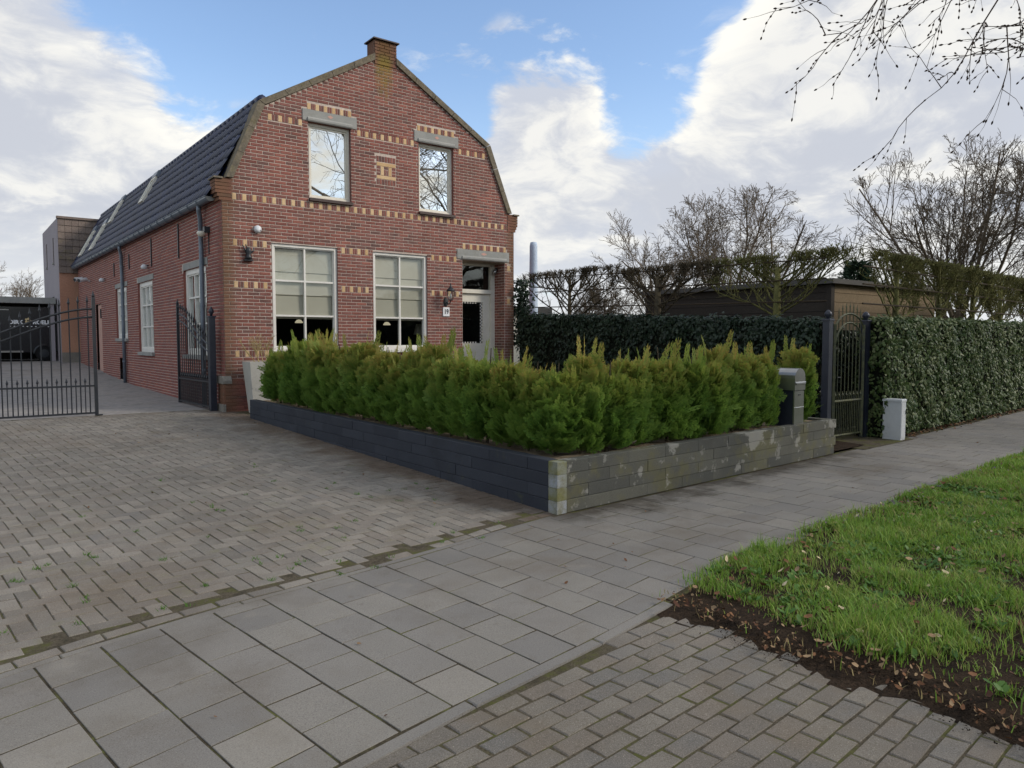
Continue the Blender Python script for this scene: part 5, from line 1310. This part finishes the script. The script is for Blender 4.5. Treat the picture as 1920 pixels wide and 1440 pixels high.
tp(MB().box(TX-.012, TX+.02, 33.0, 34.6, 2.75, 3.25), 'garage_opening', 'interior')
van = empty('black_van', (1.43, 32.5, .83), 'black delivery van with white lettering parked sideways in the yard', 'van'); van.scale = (.776, .776, .776)
m = MB()
prof = [(-3.2, .42), (-3.2, 1.1), (-2.9, 1.25), (-2.2, 1.95), (-1.9, 2.45), (-1.5, 2.56), (2.25, 2.56), (2.38, 2.45), (2.46, 1.3), (2.46, .42)]
m.prism(prof, 1.95, lambda u, v, t: (u, t, v)); vb = m.build('body', 'van_paint', van)
MB().box(-3.1, 1.0, -.02, -.005, .42, .50).build('sill_trim', 'steel', van); MB().box(-2.0, -.35, -.02, -.006, 1.50, 1.53).build('window_trim', 'steel', van); MB().box(-1.6, .5, -.012, -.004, 2.40, 2.44).build('roof_trim', 'steel', van)
MB().add([(-2.25, -.008, 1.55), (-.4, -.008, 1.55), (-.4, -.008, 2.2), (-1.95, -.008, 2.2)], [(0, 1, 2, 3)]).build('side_window', 'van_glass', van)
for x in (1.85, -2.2):
    w = MB().lathe([(.20, -.02), (.36, .0), (.36, .22), (.2, .24)], (0, 0, 0), 20, 'y').build('wheel', 'rubber', van, loc=(x, .0, .36)); o = MB().lathe([(.0, -.03), (.05, -.035), (.20, -.022)], (0, 0, 0), 14, 'y').build('rim', 'dark_metal', w)
    MB().tube([(x+.42*math.cos(t), -.01, .36+.42*math.sin(t)) for t in np.linspace(0, math.pi, 10)], .03, 5).build('wheel_arch', 'van_paint', van)
for s_, x in (('DIRK', .76), ('ROELEN', 1.88)):
    o = obj('lettering', text_mesh(s_, .245, 'white_print', .012), van, (x, -.012, 1.84)); o.rotation_euler = (R(90), 0, 0)
m = MB()
for k in range(11): m.box(.50+k*.17, .56+k*.17, -.012, -.006, 1.63, 1.665)
m.build('small_lettering', 'white_print', van)['kind'] = 'stuff'
m = MB()
for k in range(5): m.lathe([(.0, 0), (.055, .001), (.0, .002)], (1.24+.08*math.cos(k*1.257), -.012, 1.92+.09*math.sin(k*1.257)), 8, 'y')
m.build('emblem', 'gold_print', van)
lb = empty('carport', (0, 32.2, .83), 'open carport with pale flat roof above the black van', 'carport')
MB().box(-14, 3.2, 3.6, 3.8, 0, 2.1).build('back_wall', 'van_paint', lb); MB().box(-14, 3.26, 0, 4.2, 2.12, 2.34).build('roof', 'lintel', lb)
for x in (-2.5, 3.15): MB().box(x-.06, x+.06, .1, .22, 0, 2.12).build('post', 'render', lb)

# ------------------------------------------------------------------ trees
OAK = dict(seg=[5, 7, 6, 5, 4, 3], wob=[.05, .16, .20, .22, .25, .25], up=[.02, .03, .03, .02, .02, .0], taper=.45, rmin=.010, kids=[9, 7, 6, 5, 4], first=[.36, .25, .2, .15, .15], ang=[(35, 75), (25, 60), (25, 60), (25, 60), (20, 55)], len=[.80, .60, .56, .55, .5], rad=.52)
LIME = dict(seg=[6, 7, 6, 5, 4, 3], wob=[.04, .08, .12, .16, .2, .2], up=[.02, .10, .07, .04, .02, .0], taper=.4, rmin=.008, kids=[10, 6, 5, 4, 3], first=[.18, .18, .15, .15, .15], ang=[(25, 60), (20, 50), (20, 50), (20, 50), (20, 50)], len=[.70, .52, .52, .5, .5], rad=.50)
BG = 'large bare trees in the background'
DOME = dict(seg=[4, 10, 7, 5, 4, 3], wob=[.04, .06, .09, .11, .12, .12], up=[.02, .03, .02, .01, .0, .0], taper=.32, rmin=.0085, kids=[11, 9, 6, 4, 3], first=[.35, .18, .12, .12, .12], ang=[(6, 62), (18, 44), (18, 42), (18, 42), (18, 40)], len=[2.6, .46, .52, .5, .45], rad=.54)
tree('bare_tree', (32.5, 23.3, 0), 'broad bare tree with wide crown behind the dark shed', dict(DOME, wob=[.05, .11, .14, .15, .15, .15], ang=[(8, 82), (22, 50), (22, 48), (20, 46), (20, 42)], len=[2.3, .46, .5, .48, .45], kids=[13, 9, 6, 5, 3], env=((0, 0, 5.0), (6.3, 6.3, 4.6), (.80, .30))), 2, 3.2, .36, 5, 'bark_far', group=BG)
tree('bare_tree', (35.6, 14.2, 0), 'tall bare tree with rounded crown rising behind the pleached trees', dict(DOME, kids=[14, 10, 6, 4, 3], env=((0, 0, 6.0), (5.6, 5.6, 5.1), (.75, .35))), 5, 3.2, .34, 5, 'bark_mid', group=BG)
tree('bare_tree', (38.5, 9.2, 0), 'large bare tree cut off by the right edge', dict(DOME, env=((0, 0, 6.4), (5.4, 5.4, 5.9), (.75, .35))), 8, 3.6, .34, 5, 'bark_mid', group=BG)
SM = dict(LIME, kids=[9, 6, 5, 4], rmin=.008)
tree('bare_tree', (26.0, 22.5, 0), 'slender young bare tree left of the broad tree', SM, 12, 5.2, .11, 4, 'bark_far', group=BG, stems=2)
tree('bare_tree', (25.0, 26.5, 0), 'thin bare thicket tree beyond the dark hedge', SM, 13, 3.4, .09, 4, 'bark_far', group=BG, stems=4)
tree('bare_tree', (28.0, 24.5, 0), 'low bare thicket tree under the broad crown', SM, 14, 3.0, .09, 4, 'bark_far', group=BG, stems=4)
tree('bare_tree', (1.0, 72, .6), 'pale distant bare tree at the left edge above the garage', SM, 15, 6.5, .2, 4, 'bark_far', group=BG, stems=3)
tree('bare_tree', (5.6, 78, .6), 'pale distant bare tree beside the rear annex', SM, 16, 4.6, .2, 4, 'bark_far', group=BG, stems=3)
# small conifer
r = empty('conifer', (24.3, 12.8, 0), 'small dark conifer behind the shed roof', 'conifer'); rg = np.random.default_rng(9); k = 2600
t = rg.random(k); az = rg.random(k)*6.283; rr = (1.3*(1-t)+.15)*np.sqrt(rg.random(k)); P = np.stack([np.cos(az)*rr, np.sin(az)*rr, 1.0+3.2*t], 1); X = unit(np.stack([np.cos(az), np.sin(az), .3+0*az], 1)+rg.normal(0, .3, (k, 3))); Y = unit(np.cross(X, rg.normal(0, 1, (k, 3)))); Z = np.cross(X, Y)
V, F = instances(rg, np.array([(0, -.12, 0), (1, -.05, 0), (1, .05, 0), (0, .12, 0)]), np.array([(0, 1, 2, 3)]), P, X, Y, Z, rg.uniform(.18, .34, k)); obj('crown', np_mesh('crown', V, F, 'conifer'), r)
MB().tube([(0, 0, -.1), (0, 0, 4)], [.12, .03], 7).build('trunk', 'bark', r)
# street tree beside the camera: its drooping twigs hang into the top right corner and it is mirrored in the upper windows
STREET = dict(OAK, kids=[12, 7, 5, 4], rmin=.007, len=[.62, .6, .56, .55], up=[.02, .02, .01, -.01], first=[.42, .2, .15, .15])
root, A = tree('street_tree', (14.0, -2.6, 0), 'bare street tree whose budding twigs hang in at the top right', STREET, 21, 10.5, .26, 4, 'bark_street')
segs = []; buds = []; rg = np.random.default_rng(33)
def droop(p, d, L, r, n, lvl):
    p = np.array(p, float); d = unit(np.array(d, float))
    for i in range(n):
        t = i/n; d = unit(d + np.array([-.05, .03, -.16 if t < .6 else .20]) + rg.normal(0, .09, 3)); q = p+d*L/n
        segs.append((*p, *q, r*(1-.7*t), r*(1-.7*(t+1/n)))); p = q
        if lvl < 2 and i > 0 and rg.random() < .85:
            dd = unit(d + rg.normal(0, .55, 3) + np.array([0, 0, .1])); droop(p, dd, L*rg.uniform(.25, .5), r*.55, max(4, n-3), lvl+1)
        elif lvl == 2 and rg.random() < .45: buds.append((p.copy(), d.copy()))
    buds.append((p.copy(), d.copy()))
for (p, d, L) in (((8.4, 2.7, 5.75), (-.8, .5, -.25), 2.0), ((8.1, 3.3, 5.65), (-.9, .45, -.3), 1.9), ((8.9, 2.5, 5.6), (-.5, .3, -.6), 1.8), ((9.2, 3.1, 5.7), (-.3, .3, -.8), 1.7), ((9.0, 2.2, 5.3), (-.5, .35, -.5), 1.5), ((8.6, 3.0, 5.9), (-.7, .2, -.5), 1.6), ((9.6, 2.4, 5.5), (-.3, .4, -.6), 1.6)):
    lim = np.array((14.0, -2.6, 5.2)); mid = (lim+np.array(p))/2+np.array([0, 0, .9])
    prev = lim
    for t in np.linspace(.2, 1, 5):
        q = (1-t)**2*lim + 2*t*(1-t)*mid + t*t*np.array(p); segs.append((*prev, *q, .05*(1-t)+.014, .05*(1-t-.1*(t < 1))+.012)); prev = q
    droop(p, d, L, .011, 9, 0)
V, F = seg_tubes(segs, 4); obj('hanging_twigs', np_mesh('hanging_twigs', V-np.array([14.0, -2.6, 0]), F, 'twig_dark'), root)
m = MB()
for p, d in buds:
    p = Vector(p)-Vector((14.0, -2.6, 0)); d = Vector(d); m.tube([p-d*.004, p+d*.010, p+d*.022, p+d*.034], [.003, .009, .008, .001], 5)
m.build('buds', 'twig_dark', root)['kind'] = 'stuff'
tree('street_tree', (20.6, -3.4, 0), 'bare street tree mirrored in the right upper window', STREET, 27, 10.5, .24, 4, 'bark_street')
# unseen hedge added across the road to darken the front-window reflections
oh = empty('reflection_hedge', (10, -13, 0), 'unseen dark hedge added across the road to darken the window reflections', 'hedge')
MB().box(-40, 50, -1.5, 0, -.1, 4.2).build('hedge_core', 'hedge_core', oh)

# ------------------------------------------------------------------ grass verge
rg = np.random.default_rng(77)
def vnoise(x, y, sc, seed):
    """smooth value noise"""
    q = np.random.default_rng(seed).random((64, 64)); u, v = x*sc, y*sc; i, j = np.floor(u).astype(int), np.floor(v).astype(int); f, h = u-i, v-j; f = f*f*(3-2*f); h = h*h*(3-2*h)
    c = lambda a, b: q[a % 64, b % 64]
    return (c(i, j)*(1-f)+c(i+1, j)*f)*(1-h)+(c(i, j+1)*(1-f)+c(i+1, j+1)*f)*h
def blades(n, xr, dens_fn, hr, wr):
    x = rg.uniform(*xr, n); t = rg.random(n); lo = .30*x-.3; hi = np.array([verge_far(v) for v in x])+.05; y = lo+(hi-lo)*t
    keep_ = rg.random(n) < dens_fn(x, y, hi); x, y = x[keep_], y[keep_]; k = len(x)
    h = rg.uniform(*hr, k)*(.35+1.05*vnoise(x, y, 3.1, 8)); w = rg.uniform(*wr, k); az = rg.random(k)*6.283; lean = rg.uniform(.15, .9, k)
    dx, dy = np.cos(az), np.sin(az); z = np.full(k, .02); Vv = np.zeros((k, 5, 3))
    for i, (f, ww) in enumerate(((0, 1), (0, -1), (.55, .8), (.55, -.8), (1, 0))):
        off = h*lean*f*f; Vv[:, i, 0] = x+dx*off-dy*w*ww*.5; Vv[:, i, 1] = y+dy*off+dx*w*ww*.5; Vv[:, i, 2] = z+h*f*(1-.25*lean*f)
    return Vv.reshape(-1, 3), ((np.arange(k)*5)[:, None, None]+np.array([[(0, 1, 3), (0, 3, 2), (2, 3, 4)]])).reshape(-1, 3)
def dn(x, y, hi):
    ed = np.clip((x-3.34-.40*vnoise(x, y, 2.6, 1))/.30, 0, 1); m = .6*vnoise(x, y, 2.2, 2)+.4*vnoise(x, y, 6.5, 3)
    return np.clip(.10+ed*np.clip((m-.33)/.24, .0, 1), 0, 1)*np.clip(ed*1.2, .03, 1)
Vs, Fs, nv = [], [], 0
for (n, xr, hr, wr) in ((46000, (3.35, 5.6), (.03, .095), (.0035, .007)), (9000, (3.4, 6.5), (.08, .15), (.004, .008)), (30000, (5.6, 9), (.04, .10), (.005, .010)), (20000, (9, 16), (.05, .11), (.010, .018)), (9000, (16, 30), (.07, .13), (.02, .03))):
    V, F = blades(n, xr, dn, hr, wr); Vs.append(V); Fs.append(F+nv); nv += len(V)
for _ in range(1):                                        # the strip between the view and the road
    n = 70000; x = 3.6+20*rg.random(n)**1.5; y = -1.1+(np.clip(.3*x-.3, -.9, 4)+1.1)*rg.random(n); h = rg.uniform(.05, .12, n); az = rg.random(n)*6.283; w = .006+.0006*x
    V = np.stack([np.stack([x-w, y, 0*x+.01], 1), np.stack([x+w, y, 0*x+.01], 1), np.stack([x+np.cos(az)*h*.6, y+np.sin(az)*h*.6, h], 1)], 1).reshape(-1, 3); Vs.append(V); Fs.append(np.arange(n*3).reshape(-1, 3)+nv); nv += n*3
tag(obj('grass', np_mesh('grass', np.vstack(Vs), np.vstack(Fs), 'grass')), 'short green grass on the verge beside the pavement', 'grass', kind='stuff')
Vs, Fs, nv = [], [], 0
for (n, xr, hr, wr) in ((14000, (3.32, 6), (.02, .08), (.003, .006)), (10000, (6, 12), (.03, .09), (.006, .012))):
    V, F = blades(n, xr, lambda x, y, hi: np.clip(dn(x, y, hi), .06, .8), hr, wr); Vs.append(V); Fs.append(F+nv); nv += len(V)
tag(obj('dry_grass', np_mesh('dry_grass', np.vstack(Vs), np.vstack(Fs), 'dry_grass')), 'withered straw-coloured blades among the green grass', 'grass', kind='stuff')
# broad-leaved weeds lying flat in the turf
k = 1500; x = rg.uniform(3.5, 9, k); y = (.3*x-.2)+rg.random(k)*(np.array([verge_far(v) for v in x])-.3*x+.2); ok = dn(x, y, y) > .3; cx_, cy_ = x[ok], y[ok]; P = np.repeat(np.stack([cx_, cy_, np.full(len(cx_), .035)], 1), 5, 0); k = len(P); P = P+rg.normal(0, .006, P.shape)
az = rg.random(k)*6.283; X = unit(np.stack([np.cos(az), np.sin(az), rg.uniform(.2, .9, k)], 1)); Y = unit(np.cross(np.array([0, 0, 1.]), X)); V, F = instances(rg, np.array([(0, 0, 0), (.4, -.22, .03), (.8, -.2, .05), (1, 0, .02), (.8, .2, .05), (.4, .22, .03)]), np.array([(0, 1, 2, 3), (0, 3, 4, 5)]), P, X, Y, np.cross(X, Y), rg.uniform(.025, .065, k))
tag(obj('weeds', np_mesh('weeds', V, F, 'weed')), 'low broad-leaved weeds growing among the verge grass', 'weeds', kind='stuff')
# leaf litter on verge, soil edge, pavement and driveway
def litter(n, fn, name, mat, label, size, flat=.35):
    P = []
    while len(P) < n:
        p = fn()
        if p: P.append(p)
    P = np.array(P); k = len(P); nz = unit(np.stack([rg.normal(0, flat, k), rg.normal(0, flat, k), np.ones(k)], 1)); X = unit(np.cross(nz, rg.normal(0, 1, (k, 3)))); Y = np.cross(nz, X)
    T = np.array([(-.5, 0, .05), (-.2, -.28, 0), (.25, -.22, .06), (.55, 0, .12), (.25, .22, .03), (-.2, .28, .08), (0, 0, -.03)]); F0 = np.array([(6, i, (i+1) % 6) for i in range(6)])
    V, F = instances(rg, T, F0, P, X, Y, nz, rg.uniform(*size, k)); o = obj(name, np_mesh(name, V, F, mat)); return tag(o, label, 'leaves', kind='stuff')
def on_verge():
    x = rg.uniform(3.3, 9); y = rg.uniform(.3*x-.2, verge_far(x)); return (x, y, .045+.03*rg.random())
def on_border():
    y = rg.uniform(.8, 3.2); x = 3.32+abs(rg.normal(0, .22))+.06*math.sin(y*5); return (x, y, .03) if y < verge_far(x) and x < 4.5 else None
litter(420, on_verge, 'fallen_leaves', 'leaf_litter', 'brown dead leaves scattered over the grass verge', (.03, .065))
litter(420, on_border, 'leaf_litter', 'leaf_litter', 'dark crumbly leaf litter on the bare soil edge', (.012, .035), .6)
litter(3600, lambda: (lambda y: (3.44+rg.normal(0, .075)+.06*math.sin(y*5), y, .002+.012*rg.random()))(rg.uniform(.7, 2.72)), 'soil_crumbs', 'soil', 'loose dark soil crumbs spilling from the verge onto the bricks', (.004, .014), .8)
litter(46, lambda: (lambda x: (x, rg.uniform(verge_far(x), edge(x)), .008))(rg.uniform(.3, 14)), 'pavement_leaves', 'leaf_litter', 'few small dead leaves on the grey pavement', (.012, .035))
litter(60, lambda: (lambda x, y: (x, y, gz(y)+.008))(rg.uniform(.2, 4.2), rg.uniform(4.6, 13)), 'driveway_leaves', 'leaf_litter', 'few small dead leaves on the brick driveway', (.015, .04))
litter(500, lambda: (lambda x: (x, street_y(x)-abs(rg.normal(0, .10)), .012))(rg.uniform(12.4, 24)), 'hedge_leaves', 'leaf_litter', 'reddish leaves drifted along the foot of the ivy hedge', (.04, .08), .5)
litter(40, lambda: (lambda x: (x, rg.uniform(.35*x, verge_far(x)), .06))(rg.uniform(3.5, 7)), 'pale_fragments', 'pale_stone', 'pale dry leaf fragments lying in the grass', (.03, .06), .7)
litter(90, lambda: (lambda x: (x, verge_far(x)-abs(rg.normal(0, .12)), .10))(rg.uniform(5.5, 11)), 'purple_flowers', 'flower', 'tiny purple dead-nettle flowers at the grass edge', (.012, .022), .8)
def tuft_spots(n, fn):
    Vt, Ft, c0 = [], [], 0
    for i in range(n):
        x, y, z = fn(); k = rg.integers(8, 18); az = rg.random(k)*6.283; h = rg.uniform(.012, .035, k); V = np.zeros((k, 3, 3)); bx = x+rg.normal(0, .014, k); by = y+rg.normal(0, .014, k)
        V[:, 0] = np.stack([bx-.003, by, np.full(k, z)], 1); V[:, 1] = np.stack([bx+.003, by, np.full(k, z)], 1); V[:, 2] = np.stack([bx+np.cos(az)*h*.8, by+np.sin(az)*h*.8, z+h], 1)
        Vt.append(V.reshape(-1, 3)); Ft.append((np.arange(k*3).reshape(-1, 3))+c0); c0 += k*3
    return np.vstack(Vt), np.vstack(Ft)
V, F = tuft_spots(60, lambda: (lambda x, y: (x, y, gz(y)-.004))(rg.uniform(.1, 4.0), 4.6+abs(rg.normal(0, 1.8)))); tag(obj('joint_weeds', np_mesh('joint_weeds', V, F, 'weed')), 'small weeds sprouting in the driveway joints', 'weeds', kind='stuff')
